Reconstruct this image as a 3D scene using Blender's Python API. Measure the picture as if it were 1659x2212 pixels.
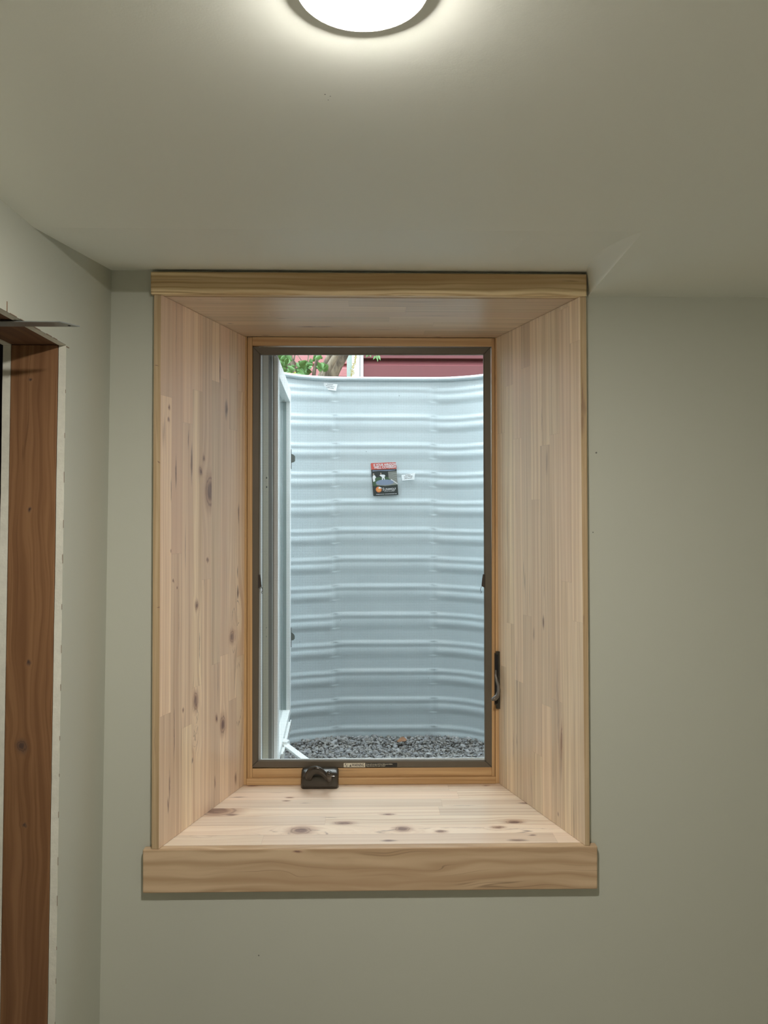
import bpy, bmesh, math, random
import numpy as np
from mathutils import Vector, Matrix, noise as mnoise

for o in list(bpy.data.objects): bpy.data.objects.remove(o, do_unlink=True)
SC = bpy.context.scene
COL = SC.collection
random.seed(7)
RNG = np.random.default_rng(7)

# ---------------------------------------------------------------- camera
FPX, CX, CY, CAMZ = 1660.0, 829.5, 1106.0, 1.65
YAW, PITCH = math.radians(1.087), math.radians(0.2)
cam_data = bpy.data.cameras.new('camera'); cam = bpy.data.objects.new('camera', cam_data)
COL.objects.link(cam)
cam.location = (0, 0, CAMZ)
cam.rotation_euler = (math.radians(90) + PITCH, 0, -YAW)
cam_data.sensor_fit = 'VERTICAL'; cam_data.sensor_height = 36.0
cam_data.lens = 36.0 * FPX / 2212.0
cam_data.clip_start = 0.02
SC.camera = cam
RC = Matrix.Rotation(-YAW, 3, 'Z') @ Matrix.Rotation(PITCH, 3, 'X')

def ray(px, py): return RC @ Vector(((px - CX) / FPX, 1.0, (CY - py) / FPX))
def P(px, py, Y):                      # point of the plane y = Y seen at that place of the photograph
    d = ray(px, py); t = Y / d.y
    return Vector((d.x * t, Y, CAMZ + d.z * t))
def PX(px, Y): return P(px, CY, Y).x
def PZ(py, Y): return P(CX, py, Y).z

# ---------------------------------------------------------------- world and exposure
W = bpy.data.worlds.new('world'); SC.world = W; W.use_nodes = True
wn = W.node_tree; bg = wn.nodes['Background']
SKY = 8.2
bg.inputs['Color'].default_value = (0.80, 0.93, 1.0, 1)
# overcast sky: about three times brighter overhead than at the horizon
wtc = wn.nodes.new('ShaderNodeTexCoord'); wsp = wn.nodes.new('ShaderNodeSeparateXYZ'); wma = wn.nodes.new('ShaderNodeMath')
wn.links.new(wtc.outputs['Generated'], wsp.inputs[0]); wn.links.new(wsp.outputs['Z'], wma.inputs[0])
wma.operation = 'MULTIPLY_ADD'; wma.use_clamp = False; wma.inputs[1].default_value = SKY * 1.35; wma.inputs[2].default_value = SKY * .08
wn.links.new(wma.outputs[0], bg.inputs['Strength'])
SC.view_settings.view_transform = 'Standard'
SC.view_settings.look = 'None'
SC.view_settings.gamma = 1
SC.view_settings.exposure = 0.0
SC.view_settings.use_curve_mapping = False
LAMP_L = 690.0          # radiance of the lamp's lens
for lx_, ly_, pw in ((.1, -1.15, 9.0), (.1, -1.85, 8.0)):   # unseen downlights added behind the camera to raise the ambient light
    ld = bpy.data.lights.new('fill_light', 'AREA'); ld.shape = 'DISK'; ld.size = .09; ld.energy = pw; ld.color = (1.0, .945, .89)
    ld.spread = math.radians(75)
    lo = bpy.data.objects.new('fill_light', ld); COL.objects.link(lo); lo.location = (lx_, ly_, 2.07)

# ---------------------------------------------------------------- node helpers
class NT:
    def __init__(s, name):
        s.m = bpy.data.materials.new(name); s.m.use_nodes = True
        s.t = s.m.node_tree; s.bsdf = s.t.nodes['Principled BSDF']
    def n(s, typ, **kw):
        nd = s.t.nodes.new(typ)
        for k, v in kw.items(): setattr(nd, k, v)
        return nd
    def put(s, sock, v):
        if isinstance(v, bpy.types.NodeSocket): s.t.links.new(v, sock)
        elif isinstance(v, (tuple, list)) and len(v) == 3 and sock.type == 'RGBA': sock.default_value = (*v, 1)
        else: sock.default_value = v
    def math(s, op, a, b=0.0, c=None, clamp=False):
        nd = s.n('ShaderNodeMath', operation=op); nd.use_clamp = clamp
        s.put(nd.inputs[0], a); s.put(nd.inputs[1], b)
        if c is not None: s.put(nd.inputs[2], c)
        return nd.outputs[0]
    def mix(s, f, a, b, blend='MIX'):
        nd = s.n('ShaderNodeMix', data_type='RGBA', blend_type=blend)
        s.put(nd.inputs[0], f); s.put(nd.inputs[6], a); s.put(nd.inputs[7], b)
        return nd.outputs[2]
    def xyz(s, x, y, z=0.0):
        nd = s.n('ShaderNodeCombineXYZ')
        s.put(nd.inputs[0], x); s.put(nd.inputs[1], y); s.put(nd.inputs[2], z)
        return nd.outputs[0]
    def noise(s, vec, scale=1.0, detail=2.0, rough=0.5):
        nd = s.n('ShaderNodeTexNoise')
        s.put(nd.inputs['Vector'], vec); nd.inputs['Scale'].default_value = scale
        nd.inputs['Detail'].default_value = detail; nd.inputs['Roughness'].default_value = rough
        return nd.outputs[0]
    def mr(s, v, a, b, c=0.0, d=1.0, smooth=True):
        nd = s.n('ShaderNodeMapRange', interpolation_type='SMOOTHSTEP' if smooth else 'LINEAR')
        for i, q in enumerate((v, a, b, c, d)): s.put(nd.inputs[i], q)
        return nd.outputs[0]
    def bump(s, h, strength, dist):
        nd = s.n('ShaderNodeBump'); nd.inputs['Strength'].default_value = strength
        nd.inputs['Distance'].default_value = dist; s.put(nd.inputs['Height'], h)
        s.t.links.new(nd.outputs[0], s.bsdf.inputs['Normal'])
    def set(s, **kw):
        for k, v in kw.items(): s.put(s.bsdf.inputs[k.replace('_', ' ')], v)
        return s

def plain(name, col, rough=0.5, metal=0.0, spec=0.5, var=0.06, vscale=30, bump=0.0, bscale=200, **kw):
    m = NT(name)
    geo = m.n('ShaderNodeTexCoord').outputs['Object']
    nz = m.noise(geo, vscale, 3)
    c0 = tuple(max(0, x * (1 - var)) for x in col); c1 = tuple(min(1, x * (1 + var)) for x in col)
    m.set(Base_Color=m.mix(nz, c0, c1), Roughness=rough, Metallic=metal)
    m.bsdf.inputs['Specular IOR Level'].default_value = spec
    if bump: m.bump(m.noise(geo, bscale, 3), 1.0, bump)
    for k, v in kw.items(): m.put(m.bsdf.inputs[k.replace('_', ' ')], v)
    return m.m

# node group: how one knot bends the grain and colours the wood
def knot_group():
    g = bpy.data.node_groups.new('knot', 'ShaderNodeTree')
    for nm in ('U', 'V', 'u0', 'v0', 'ru', 'rv'):
        g.interface.new_socket(nm, in_out='INPUT', socket_type='NodeSocketFloat')
    for nm in ('Disp', 'D'):
        g.interface.new_socket(nm, in_out='OUTPUT', socket_type='NodeSocketFloat')
    gi = g.nodes.new('NodeGroupInput'); go = g.nodes.new('NodeGroupOutput')
    def M(op, a, b=0.0):
        nd = g.nodes.new('ShaderNodeMath'); nd.operation = op
        for i, q in enumerate((a, b)):
            if isinstance(q, bpy.types.NodeSocket): g.links.new(q, nd.inputs[i])
            else: nd.inputs[i].default_value = q
        return nd.outputs[0]
    I = gi.outputs
    du0 = M('SUBTRACT', I['U'], I['u0']); du = M('DIVIDE', du0, I['ru'])
    dv = M('DIVIDE', M('SUBTRACT', I['V'], I['v0']), I['rv'])
    d2 = M('ADD', M('MULTIPLY', du, du), M('MULTIPLY', dv, dv))
    d = M('SQRT', d2)
    e = M('EXPONENT', M('MULTIPLY', d2, -0.12))
    disp = M('MULTIPLY', M('MULTIPLY', du0, e), 0.9)
    g.links.new(disp, go.inputs['Disp']); g.links.new(d, go.inputs['D'])
    return g
KNOT = knot_group()

# wood: UV is metric (u across the grain, v along it)
def wood(name, light, dark, pink, stave=0.0, seg=0.5, feats=(), fu=150., fv=2.5, gmix=0.55, seed=0.0,
         rough=0.42, tone=0.5, warp=0.006, ring=0.35, spec=0.4, coat=0.0, ringf=70., edge=0.16, kc=1.0, lines=.75):
    m = NT(name)
    uv = m.n('ShaderNodeTexCoord').outputs['UV']
    sp = m.n('ShaderNodeSeparateXYZ'); m.t.links.new(uv, sp.inputs[0])
    U, V = sp.outputs[0], sp.outputs[1]
    if stave:
        us = m.math('DIVIDE', U, stave); idx = m.math('FLOOR', us)
        wnn = m.n('ShaderNodeTexWhiteNoise', noise_dimensions='1D'); m.put(wnn.inputs['W'], m.math('ADD', idx, seed + .5))
        vs = m.math('ADD', m.math('DIVIDE', V, seg), m.math('MULTIPLY', wnn.outputs[0], 9.7))
        sg = m.math('FLOOR', vs)
        w2 = m.n('ShaderNodeTexWhiteNoise', noise_dimensions='2D'); m.put(w2.inputs['Vector'], m.xyz(m.math('ADD', idx, seed + .25), sg))
        cell = w2.outputs[0]
        s2 = m.n('ShaderNodeSeparateColor'); m.t.links.new(w2.outputs[1], s2.inputs[0])
        r1, r2, r3 = s2.outputs
        fr = m.math('FRACT', us); e1 = m.math('MINIMUM', fr, m.math('SUBTRACT', 1.0, fr))
        fs = m.math('FRACT', vs); e2 = m.math('MULTIPLY', m.math('MINIMUM', fs, m.math('SUBTRACT', 1.0, fs)), seg / stave)
        joint = m.mr(m.math('MINIMUM', e1, e2), 0.004, 0.02, 1.0, 0.0)
    else:
        idx = None; cell = 0.3 + seed; r1, r2, r3 = 0.5, 0.5, 0.5; joint = None
    wv = m.xyz(m.math('MULTIPLY', U, 14.), m.math('MULTIPLY', V, 3.2), m.math('MULTIPLY', cell, 37.) if stave else seed)
    wob = m.math('SUBTRACT', m.noise(wv, 1.0, 2), 0.5)
    f = m.math('ADD', U, m.math('MULTIPLY', wob, warp))
    ufine = m.math('SUBTRACT', m.noise(m.xyz(m.math('MULTIPLY', U, 120.), m.math('MULTIPLY', V, 40.), seed), 1.0, 2), 0.5)
    Uk = m.math('ADD', U, m.math('MULTIPLY', ufine, 0.006)); Vk = m.math('ADD', V, m.math('MULTIPLY', ufine, -0.014))
    core = halo = streak = None
    def mx(a, b): return b if a is None else m.math('MAXIMUM', a, b)
    for (u0, v0, ru, rv, kind) in feats:
        g = m.n('ShaderNodeGroup'); g.node_tree = KNOT
        for k, q in zip(('U', 'V', 'u0', 'v0', 'ru', 'rv'), (Uk, Vk, u0, v0, ru, rv)): m.put(g.inputs[k], q)
        clip = 1.0
        if stave:
            clip = m.math('COMPARE', idx, math.floor(u0 / stave), 0.5)
        D = g.outputs['D']
        if kind in ('knot', 'ring'):
            f = m.math('SUBTRACT', f, m.math('MULTIPLY', g.outputs['Disp'], clip))
        if kind == 'knot':
            core = mx(core, m.math('MULTIPLY', m.mr(D, 0.55, 1.1, 1.0, 0.0), clip))
            halo = mx(halo, m.math('MULTIPLY', m.mr(D, 0.8, 2.6, .75, 0.0), clip))
            edg = m.math('MULTIPLY', m.mr(m.math('ABSOLUTE', m.math('SUBTRACT', D, 1.2)), 0.0, 0.2, .5, 0.0), clip)
            streak = mx(streak, edg)
        elif kind == 'ring':
            edg = m.math('MULTIPLY', m.math('MULTIPLY', m.mr(m.math('ABSOLUTE', m.math('SUBTRACT', D, 1.0)), 0.0, 0.10, .6, 0.0), m.mr(ufine, -.12, .12)), clip)
            streak = mx(streak, edg)
        elif kind == 'streak':
            streak = mx(streak, m.math('MULTIPLY', m.mr(D, 0.1, 1.0, .85, 0.0), clip))
        elif kind == 'blue':
            streak = mx(streak, m.math('MULTIPLY', m.mr(D, 0.1, 1.2, .4, 0.0), clip))
    seedz = m.math('MULTIPLY', cell, 91.) if stave else seed
    g1 = m.noise(m.xyz(m.math('MULTIPLY', f, fu), m.math('MULTIPLY', V, fv), seedz), 1.0, 3, .6)
    g2 = m.noise(m.xyz(m.math('MULTIPLY', f, fu * 5), m.math('MULTIPLY', V, fv * 7), seedz), 1.0, 2, .5)
    rg = m.math('SINE', m.math('ADD', m.math('MULTIPLY', f, ringf * 6.283), m.math('MULTIPLY', g1, 5.0)))
    rg = m.math('POWER', m.math('MULTIPLY_ADD', rg, 0.5, 0.5), 3.0)
    c = m.mix(m.mr(g1, .35, .72), light, dark)
    c = m.mix(m.math('MULTIPLY', m.mr(g2, .45, .8), gmix), c, dark)
    c = m.mix(m.math('MULTIPLY', rg, ring), c, dark)
    if lines:
        g3 = m.noise(m.xyz(m.math('MULTIPLY', f, 58.), m.math('MULTIPLY', V, .7), m.math('ADD', seedz, 13.) if stave else seed + 13.), 1.0, 1, .3)
        g4 = m.noise(m.xyz(m.math('MULTIPLY', U, 20.), m.math('MULTIPLY', V, 4.), seed + 7), 1.0, 1)
        ln = m.mr(m.math('ABSOLUTE', m.math('SUBTRACT', g3, .60)), 0.0, 0.012, 1.0, 0.0)
        c = m.mix(m.math('MULTIPLY', m.math('MULTIPLY', ln, m.mr(g4, .42, .62)), lines), c, tuple(x * .55 for x in dark))
    if stave:
        c = m.mix(m.math('MULTIPLY', r1, tone), c, pink)
        val = m.math('MULTIPLY_ADD', r2, 0.22, 0.87)
        c = m.mix(1.0, c, m.xyz(val, val, val), 'MULTIPLY')
    big = m.noise(m.xyz(m.math('MULTIPLY', U, 9.), m.math('MULTIPLY', V, 2.), seed + 5), 1.0, 2)
    c = m.mix(m.math('MULTIPLY', m.mr(big, .4, .75), .3), c, pink)
    if halo is not None: c = m.mix(halo, c, tuple(x * kc for x in (.46, .275, .18)))
    if streak is not None: c = m.mix(streak, c, tuple(x * kc for x in (.20, .115, .095)))
    if core is not None:
        cc = m.mix(m.mr(g2, .3, .7), tuple(x * kc for x in (.20, .115, .09)), tuple(x * kc for x in (.37, .24, .18))); c = m.mix(core, c, cc)
    if joint is not None: c = m.mix(m.math('MULTIPLY', joint, edge), c, (.30, .19, .12))
    m.set(Base_Color=c, Roughness=rough)
    m.bsdf.inputs['Specular IOR Level'].default_value = spec
    m.bsdf.inputs['Coat Weight'].default_value = coat; m.bsdf.inputs['Coat Roughness'].default_value = .22
    m.bump(g2, 0.25, 0.0006)
    return m.m

def paint(name, col, specks=(), rough=0.55, spec=.3):
    m = NT(name)
    geo = m.n('ShaderNodeNewGeometry').outputs['Position']
    big = m.noise(geo, 1.7, 2); fine = m.noise(geo, 420., 2)
    c = m.mix(big, tuple(x * .975 for x in col), tuple(min(1, x * 1.025) for x in col))
    for (p, r) in specks:
        vm = m.n('ShaderNodeVectorMath', operation='DISTANCE'); m.put(vm.inputs[0], geo); vm.inputs[1].default_value = p
        jit = m.math('MULTIPLY_ADD', m.noise(geo, 900., 1), r * .8, m.math('SUBTRACT', vm.outputs['Value'], r * .4))
        c = m.mix(m.mr(jit, r * .6, r, .8, 0.), c, (.09, .085, .08))
    m.set(Base_Color=c, Roughness=rough); m.bsdf.inputs['Specular IOR Level'].default_value = spec
    m.bump(m.math('ADD', fine, m.math('MULTIPLY', m.noise(geo, 90., 2), 1.5)), 0.12, 0.0004)
    return m.m

# ---------------------------------------------------------------- mesh helpers
def props(o, label=None, cat=None, group=None, kind=None):
    if label: o['label'] = label
    if cat: o['category'] = cat
    if group: o['group'] = group
    if kind: o['kind'] = kind
    return o
def empty(name, loc, label=None, cat=None, group=None, kind=None):
    o = bpy.data.objects.new(name, None); COL.objects.link(o); o.location = loc
    o.empty_display_size = .05
    return props(o, label, cat, group, kind)
class MB:
    def __init__(s): s.v = []; s.f = []; s.m = []; s.uv = []; s.sm = []
    def add(s, vs, fs, mi=0, uvs=None, smooth=False):
        b = len(s.v); s.v += [Vector(p) for p in vs]
        for k, f in enumerate(fs):
            s.f.append([b + i for i in f]); s.m.append(mi); s.sm.append(smooth)
            s.uv.append(uvs[k] if uvs else None)
        return s
    def hexa(s, c, mi=0):                # c: 4 front (ccw), 4 back, same order
        return s.add(c, [(0, 1, 2, 3), (7, 6, 5, 4), (0, 4, 5, 1), (1, 5, 6, 2), (2, 6, 7, 3), (3, 7, 4, 0)], mi)
    def box(s, x0, x1, y0, y1, z0, z1, mi=0):
        x0, x1 = min(x0, x1), max(x0, x1); y0, y1 = min(y0, y1), max(y0, y1); z0, z1 = min(z0, z1), max(z0, z1)
        return s.hexa([(x0, y0, z0), (x1, y0, z0), (x1, y0, z1), (x0, y0, z1), (x0, y1, z0), (x1, y1, z0), (x1, y1, z1), (x0, y1, z1)], mi)
    def tube(s, pts, rad, n=12, mi=0, sx=1.0, sz=1.0, cap=True, up=None):
        pts = [Vector(p) for p in pts]; rad = rad if isinstance(rad, (list, tuple)) else [rad] * len(pts)
        rings = []; prev = None
        for i, p in enumerate(pts):
            t = (pts[min(i + 1, len(pts) - 1)] - pts[max(i - 1, 0)]).normalized()
            if prev is None:
                a = Vector(up) if up else (Vector((0, 0, 1)) if abs(t.z) < .9 else Vector((1, 0, 0)))
            else: a = prev
            u = (a - t * a.dot(t)).normalized(); w = t.cross(u); prev = u
            rings.append([p + (u * math.cos(q) * sx + w * math.sin(q) * sz) * rad[i] for q in [2 * math.pi * k / n for k in range(n)]])
        vs = [q for r in rings for q in r]; fs = []
        for i in range(len(pts) - 1):
            for k in range(n):
                fs.append((i * n + k, i * n + (k + 1) % n, (i + 1) * n + (k + 1) % n, (i + 1) * n + k))
        if cap: fs += [tuple(range(n - 1, -1, -1)), tuple((len(pts) - 1) * n + k for k in range(n))]
        return s.add(vs, fs, mi, smooth=True)
    def lathe(s, prof, c, n=48, mi=0, axis='z', smooth=True):
        c = Vector(c); vs = []; fs = []
        for (r, h) in prof:
            for k in range(n):
                a = 2 * math.pi * k / n
                q = Vector((r * math.cos(a), r * math.sin(a), h))
                if axis == 'y': q = Vector((q.x, q.z, q.y))
                vs.append(c + q)
        for i in range(len(prof) - 1):
            for k in range(n):
                fs.append((i * n + k, i * n + (k + 1) % n, (i + 1) * n + (k + 1) % n, (i + 1) * n + k))
        return s.add(vs, fs, mi, smooth=smooth)
    def ball(s, c, r, n=16, mi=0):
        return s.lathe([(max(1e-5, r * math.sin(math.pi * k / n)), -r * math.cos(math.pi * k / n)) for k in range(n + 1)], c, n * 2, mi)
    def prism(s, poly, y0, y1, mi=0):    # poly of (x, z)
        n = len(poly)
        vs = [(x, y0, z) for x, z in poly] + [(x, y1, z) for x, z in poly]
        fs = [tuple(range(n)), tuple(range(2 * n - 1, n - 1, -1))] + [(i, n + i, n + (i + 1) % n, (i + 1) % n) for i in range(n)]
        return s.add(vs, fs, mi)
    def extrude(s, prof, a0, a1, axis='x', mi=0, mis=None, closed=True, smooth=False):
        # prof: list of (p, q); axis x -> (y, z), axis z -> (x, y)
        def mk(t, p, q): return (t, p, q) if axis == 'x' else (p, q, t)
        n = len(prof); vs = [mk(a0, *p) for p in prof] + [mk(a1, *p) for p in prof]
        rng = range(n if closed else n - 1)
        for i in rng:
            s.add([vs[i], vs[(i + 1) % n], vs[n + (i + 1) % n], vs[n + i]], [(0, 1, 2, 3)], mis[i] if mis else mi, smooth=smooth)
        if closed: s.add(vs, [tuple(range(n - 1, -1, -1)), tuple(range(n, 2 * n))], mi)
        return s
    def build(s, name, mats, parent=None, bevel=0.0, grain=None, origin=None, seg=2, recalc=True, uvfix=None):
        me = bpy.data.meshes.new(name)
        org = Vector(parent.matrix_world.translation) if False else Vector((0, 0, 0))
        off = Vector((0, 0, 0))
        p = parent
        while p is not None: off += p.location; p = p.parent
        loc = Vector(origin) if origin is not None else Vector((0, 0, 0))
        me.from_pydata([q - (loc if parent is None else off) for q in s.v], [], s.f)
        mats = mats if isinstance(mats, (list, tuple)) else [mats]
        for mt in mats: me.materials.append(mt)
        me.polygons.foreach_set('material_index', s.m); me.polygons.foreach_set('use_smooth', s.sm)
        if recalc:
            bm = bmesh.new(); bm.from_mesh(me); bmesh.ops.recalc_face_normals(bm, faces=bm.faces); bm.to_mesh(me); bm.free()
        if grain is not None:            # metric UVs: v along the grain, u across it
            o0, g = Vector(grain[0]), Vector(grain[1]).normalized()
            ul = me.uv_layers.new(name='UVMap')
            back = loc if parent is None else off
            for pl in me.polygons:
                nrm = pl.normal; a = g.cross(nrm)
                if a.length < .3:
                    a = Vector((1, 0, 0)) if abs(g.x) < .9 else Vector((0, 1, 0)); gg = nrm.cross(a) * .3
                else: a.normalize(); gg = g
                if len(grain) > 2 and abs(nrm.dot(Vector(grain[3]))) > .9: a = Vector(grain[2])
                for li in pl.loop_indices:
                    q = me.vertices[me.loops[li].vertex_index].co + back - o0
                    ul.data[li].uv = (q.dot(a), q.dot(gg))
        me.update()
        o = bpy.data.objects.new(name, me); COL.objects.link(o)
        if parent is not None: o.parent = parent
        else: o.location = loc
        if bevel:
            b = o.modifiers.new('bevel', 'BEVEL'); b.width = bevel; b.segments = seg; b.limit_method = 'ANGLE'
            b.angle_limit = math.radians(40)
        return o
def text_part(name, body, size, mat, parent, M, offset=0.0, align='LEFT', extrude=0.0002, xs=1.0, tris=True):
    cu = bpy.data.curves.new(name, 'FONT'); cu.body = body; cu.size = size; cu.offset = offset
    cu.extrude = extrude; cu.align_x = align; cu.resolution_u = 3
    tmp = bpy.data.objects.new(name + '_tmp', cu); COL.objects.link(tmp)
    bpy.context.view_layer.update()
    me = bpy.data.meshes.new_from_object(tmp.evaluated_get(bpy.context.evaluated_depsgraph_get()))
    bpy.data.objects.remove(tmp, do_unlink=True)
    me.transform(Matrix.Diagonal((xs, 1, 1, 1))); me.transform(M)
    off = Vector((0, 0, 0)); p = parent
    while p is not None: off += p.location; p = p.parent
    me.transform(Matrix.Translation(-off))
    me.materials.clear(); me.materials.append(mat); me.name = name
    o = bpy.data.objects.new(name, me); COL.objects.link(o); o.parent = parent
    return o

# ---------------------------------------------------------------- key planes (metres)
YW, YF, YB = 1.5, 1.482, 1.832          # wall face, face of the casing boards, face of the window frame
ZS = PZ(1823, YW); ZH = PZ(638, YF)      # sill top, underside of the head
ZC = PZ(638, YW)                         # ceiling height
YC = 1.155                               # crease where the ceiling starts to rise to the window
ZU = PZ(587.5, YW)                       # ceiling height over the window
XR, YBACK = 1.75, -2.3
XCT, XCB = P(241, 590, YW), P(215, 2212, YW)
def xl(z):                               # the left wall leans a little
    k = (XCB.x - XCT.x) / (XCB.z - XCT.z); return XCT.x + k * (z - XCT.z)

# ---------------------------------------------------------------- paints and room shell
WALL = (.505, .515, .435)
M_wall = paint('wall_paint', WALL, [(P(1288, 978, YW), .0022), (P(1281, 1150, YW), .0016), (P(559, 2064, YW), .0018), (P(152, 1528, 1.28), .001)])
def onz(px, py, z):
    d = ray(px, py); t = (z - CAMZ) / d.z; return Vector((d.x * t, d.y * t, z))
M_ceil = paint('ceiling_paint', (.79, .805, .72), [(onz(702, 204, ZC), .0011), (onz(713.5, 208, ZC), .0008), (onz(709, 216, ZC), .0007)])
M_gyp = plain('gypsum', (.72, .71, .60), .9, bump=.0004, bscale=260, var=.12, vscale=90)
M_paper = plain('torn_paper', (.27, .20, .14), .9)
M_conc = plain('concrete', (.72, .72, .70), .9, bump=.002, bscale=40)
M_floor = plain('subfloor', (.60, .56, .50), .7, bump=.001, bscale=60)
M_dark = plain('dark_membrane', (.020, .014, .018), .6)  # dark membrane; its near-black also stands in for the unlit next room

fl = MB().box(-1.9, XR + .1, YBACK - .1, YW + .12, -.1, 0).build('floor', M_floor); props(fl, kind='structure')
# ceiling: flat field, panel rising to the window, its cheek on the right
xcr = PX(1390, YC); xcw = PX(1270, YW)
c = MB()
NXL = -1.9
y1 = YW + .12
def q(a, b): c.add(a, [b])
zc = ZC
c.add([(NXL, YBACK - .1, zc), (XR + .1, YBACK - .1, zc), (XR + .1, YC, zc), (NXL, YC, zc)], [(0, 1, 2, 3)])
c.add([(xcr, YC, zc), (XR + .1, YC, zc), (XR + .1, y1, zc), (xcw, y1, zc), (xcw, YW, zc)], [(0, 1, 2, 3, 4)])
sl = (ZU - ZC) / (YW - YC)
# rising panel as a grid whose right end fairs softly into the cheek
N = 40
vs = []; fs = []
for j in range(N + 1):
    v = j / N; y = YC + (y1 - YC) * v; vw = min(1.0, (y - YC) / (YW - YC)); xe = xcr + (xcw - xcr) * vw
    w_ = .0035 + .024 * math.sin(math.pi * vw ** .9); full = sl * (y - YC)
    for k in range(9):
        vs.append((xe - w_ * k / 8, y, ZC + full * (1 - (1 - k / 8) ** 1.25)))
    for x in (.35, .2, 0, -.2, -.5, NXL): vs.append((x, y, ZC + full))
n_ = 15
for j in range(N):
    for i in range(n_ - 1): fs.append((j * n_ + i, (j + 1) * n_ + i, (j + 1) * n_ + i + 1, j * n_ + i + 1))
c.add(vs, fs, smooth=False)
c.box(NXL, XR + .1, YBACK - .1, y1, ZC + .16, ZC + .2)
ce = c.build('ceiling', M_ceil, recalc=False); props(ce, kind='structure')

# back wall with the window opening
xo0, xo1 = PX(333, YW) - .0, PX(1266, YW) + .0
w = MB()
ZTOP = ZC + .16
HX0, HX1 = xo0 + .004, xo1 - .004
HZ0, HZ1 = ZS - .016, ZH + .012
for (a, b, z0, z1) in ((-1.9, HX0, -.1, ZTOP), (HX1, XR + .1, -.1, ZTOP), (HX0, HX1, -.1, HZ0), (HX0, HX1, HZ1, ZTOP)):
    w.box(a, b, YW, YW + .012, z0, z1)
ob = w.build('wall_back', M_wall); props(ob, kind='structure')
w = MB()
for (a, b, z0, z1) in ((-1.9, HX0 - .03, -.1, 3.6), (HX1 + .03, XR + .1, -.1, 3.6), (HX0 - .03, HX1 + .03, -.1, HZ0 - .01), (HX0 - .03, HX1 + .03, HZ1 + .02, 3.6)):
    w.box(a, b, YW + .014, 1.86, z0, z1)
fx0, fx1, fz0, fz1 = PX(527, YB) - .0, PX(1078, YB) + .0, ZS - .0, ZH + .0
for (a, b, z0, z1) in ((-1.9, fx0, -.1, 3.6), (fx1, XR + .1, -.1, 3.6), (fx0, fx1, -.1, fz0), (fx0, fx1, fz1, 3.6)):
    w.box(a, b, 1.862, 2.0, z0, z1)
ob = w.build('wall_foundation', M_conc); props(ob, kind='structure')
w = MB().box(XR, XR + .1, YBACK, YW, 0, ZC + .01); ob = w.build('wall_right', M_wall); props(ob, kind='structure')
w = MB().box(-1.9, XR + .1, YBACK - .1, YBACK, 0, ZC + .01); ob = w.build('wall_front', M_wall); props(ob, kind='structure')

# left wall: drywall sheet on the room side of a stud, opening towards the camera
DT = .0125; SW = .0785
YO = 1.285                     # far jamb of the opening
ZO = PZ(748, YO)                          # underside of the header
YN = YO - .86                             # near jamb of the opening
def sheet(mb, ya, yb, z0, z1, off, thick, mi=0, n=24):
    zs = [z0 + (z1 - z0) * i / n for i in range(n + 1)]
    for i in range(n):
        a, b = zs[i], zs[i + 1]
        mb.hexa([(xl(a) - off, ya, a), (xl(a) - off, yb, a), (xl(b) - off, yb, b), (xl(b) - off, ya, b),
                 (xl(a) - off - thick, ya, a), (xl(a) - off - thick, yb, a), (xl(b) - off - thick, yb, b), (xl(b) - off - thick, ya, b)], mi)
def edge_y(z, a=.0018):                   # saw-cut edge wanders
    return a * (mnoise.noise(Vector((0, 3.1, z * 7))) + .5 * mnoise.noise(Vector((0, 9.1, z * 40))))
w = MB()
def rough_sheet(mb, off, thick, seed, mi_face=0, mi_edge=1):
    # part beyond the opening (to the corner), with an irregular cut edge
    n = 150; zs = [0 + (ZO) * i / n for i in range(n + 1)]
    L = []
    for z in zs:
        e = YO + edge_y(z + seed); e2 = YO + edge_y(z + seed + 2.5, .0012)
        L.append(((xl(z) - off, e, z), (xl(z) - off, YW, z), (xl(z) - off - thick, YW, z), (xl(z) - off - thick, e2, z)))
    for i in range(n):
        a, b = L[i], L[i + 1]
        mb.add([a[0], a[1], b[1], b[0]], [(0, 1, 2, 3)], mi_face)
        mb.add([a[3], a[0], b[0], b[3]], [(0, 1, 2, 3)], mi_edge)
        mb.add([a[2], a[3], b[3], b[2]], [(0, 1, 2, 3)], mi_face)
rough_sheet(w, 0, DT, 0)
sheet(w, YBACK, YW, ZO, ZU + .03, 0, DT, 0, 4)
sheet(w, YBACK, YN, 0, ZO, 0, DT, 0, 6)
# bare gypsum along the top cut, and its ragged paper edge
def strip(mb, off0, off1, mi):
    n = 60
    for i in range(n):
        ya, yb = YN + (YO - YN) * i / n, YN + (YO - YN) * (i + 1) / n
        mb.add([(xl(ZO) - off0, ya, ZO - .0006), (xl(ZO) - off0, yb, ZO - .0006), (xl(ZO) - off1, yb, ZO - .0006), (xl(ZO) - off1, ya, ZO - .0006)], [(0, 1, 2, 3)], mi)
strip(w, 0.0002, DT, 1)
for i in range(26):                       # torn paper fibres standing along the cut edges
    z = .1 + (ZO - .12) * (i / 26) + random.uniform(-.01, .01)
    h = random.uniform(.004, .02); e = YO + edge_y(z)
    w.box(xl(z) - .0002, xl(z) + .0004, e - .0007, e + .0001, z, z + h, 2)
for i in range(22):
    y = YN + .02 + (YO - YN - .03) * i / 22 + random.uniform(-.01, .01); h = random.uniform(.008, .022)
    w.box(xl(ZO) - .0004, xl(ZO) + .0008, y, y + h, ZO - .0004, ZO + .0006, 2)
w.box(xl(ZO), xl(ZO) + .0012, 1.074, 1.0755, ZO, ZO + .014, 2)
w.box(xl(ZO), xl(ZO) + .0012, YO - .001, YO + .010, ZO - .0035, ZO - .0022, 2)
ob = w.build('wall_left', [M_wall, M_gyp, M_paper], recalc=False); props(ob, kind='structure')
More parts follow.
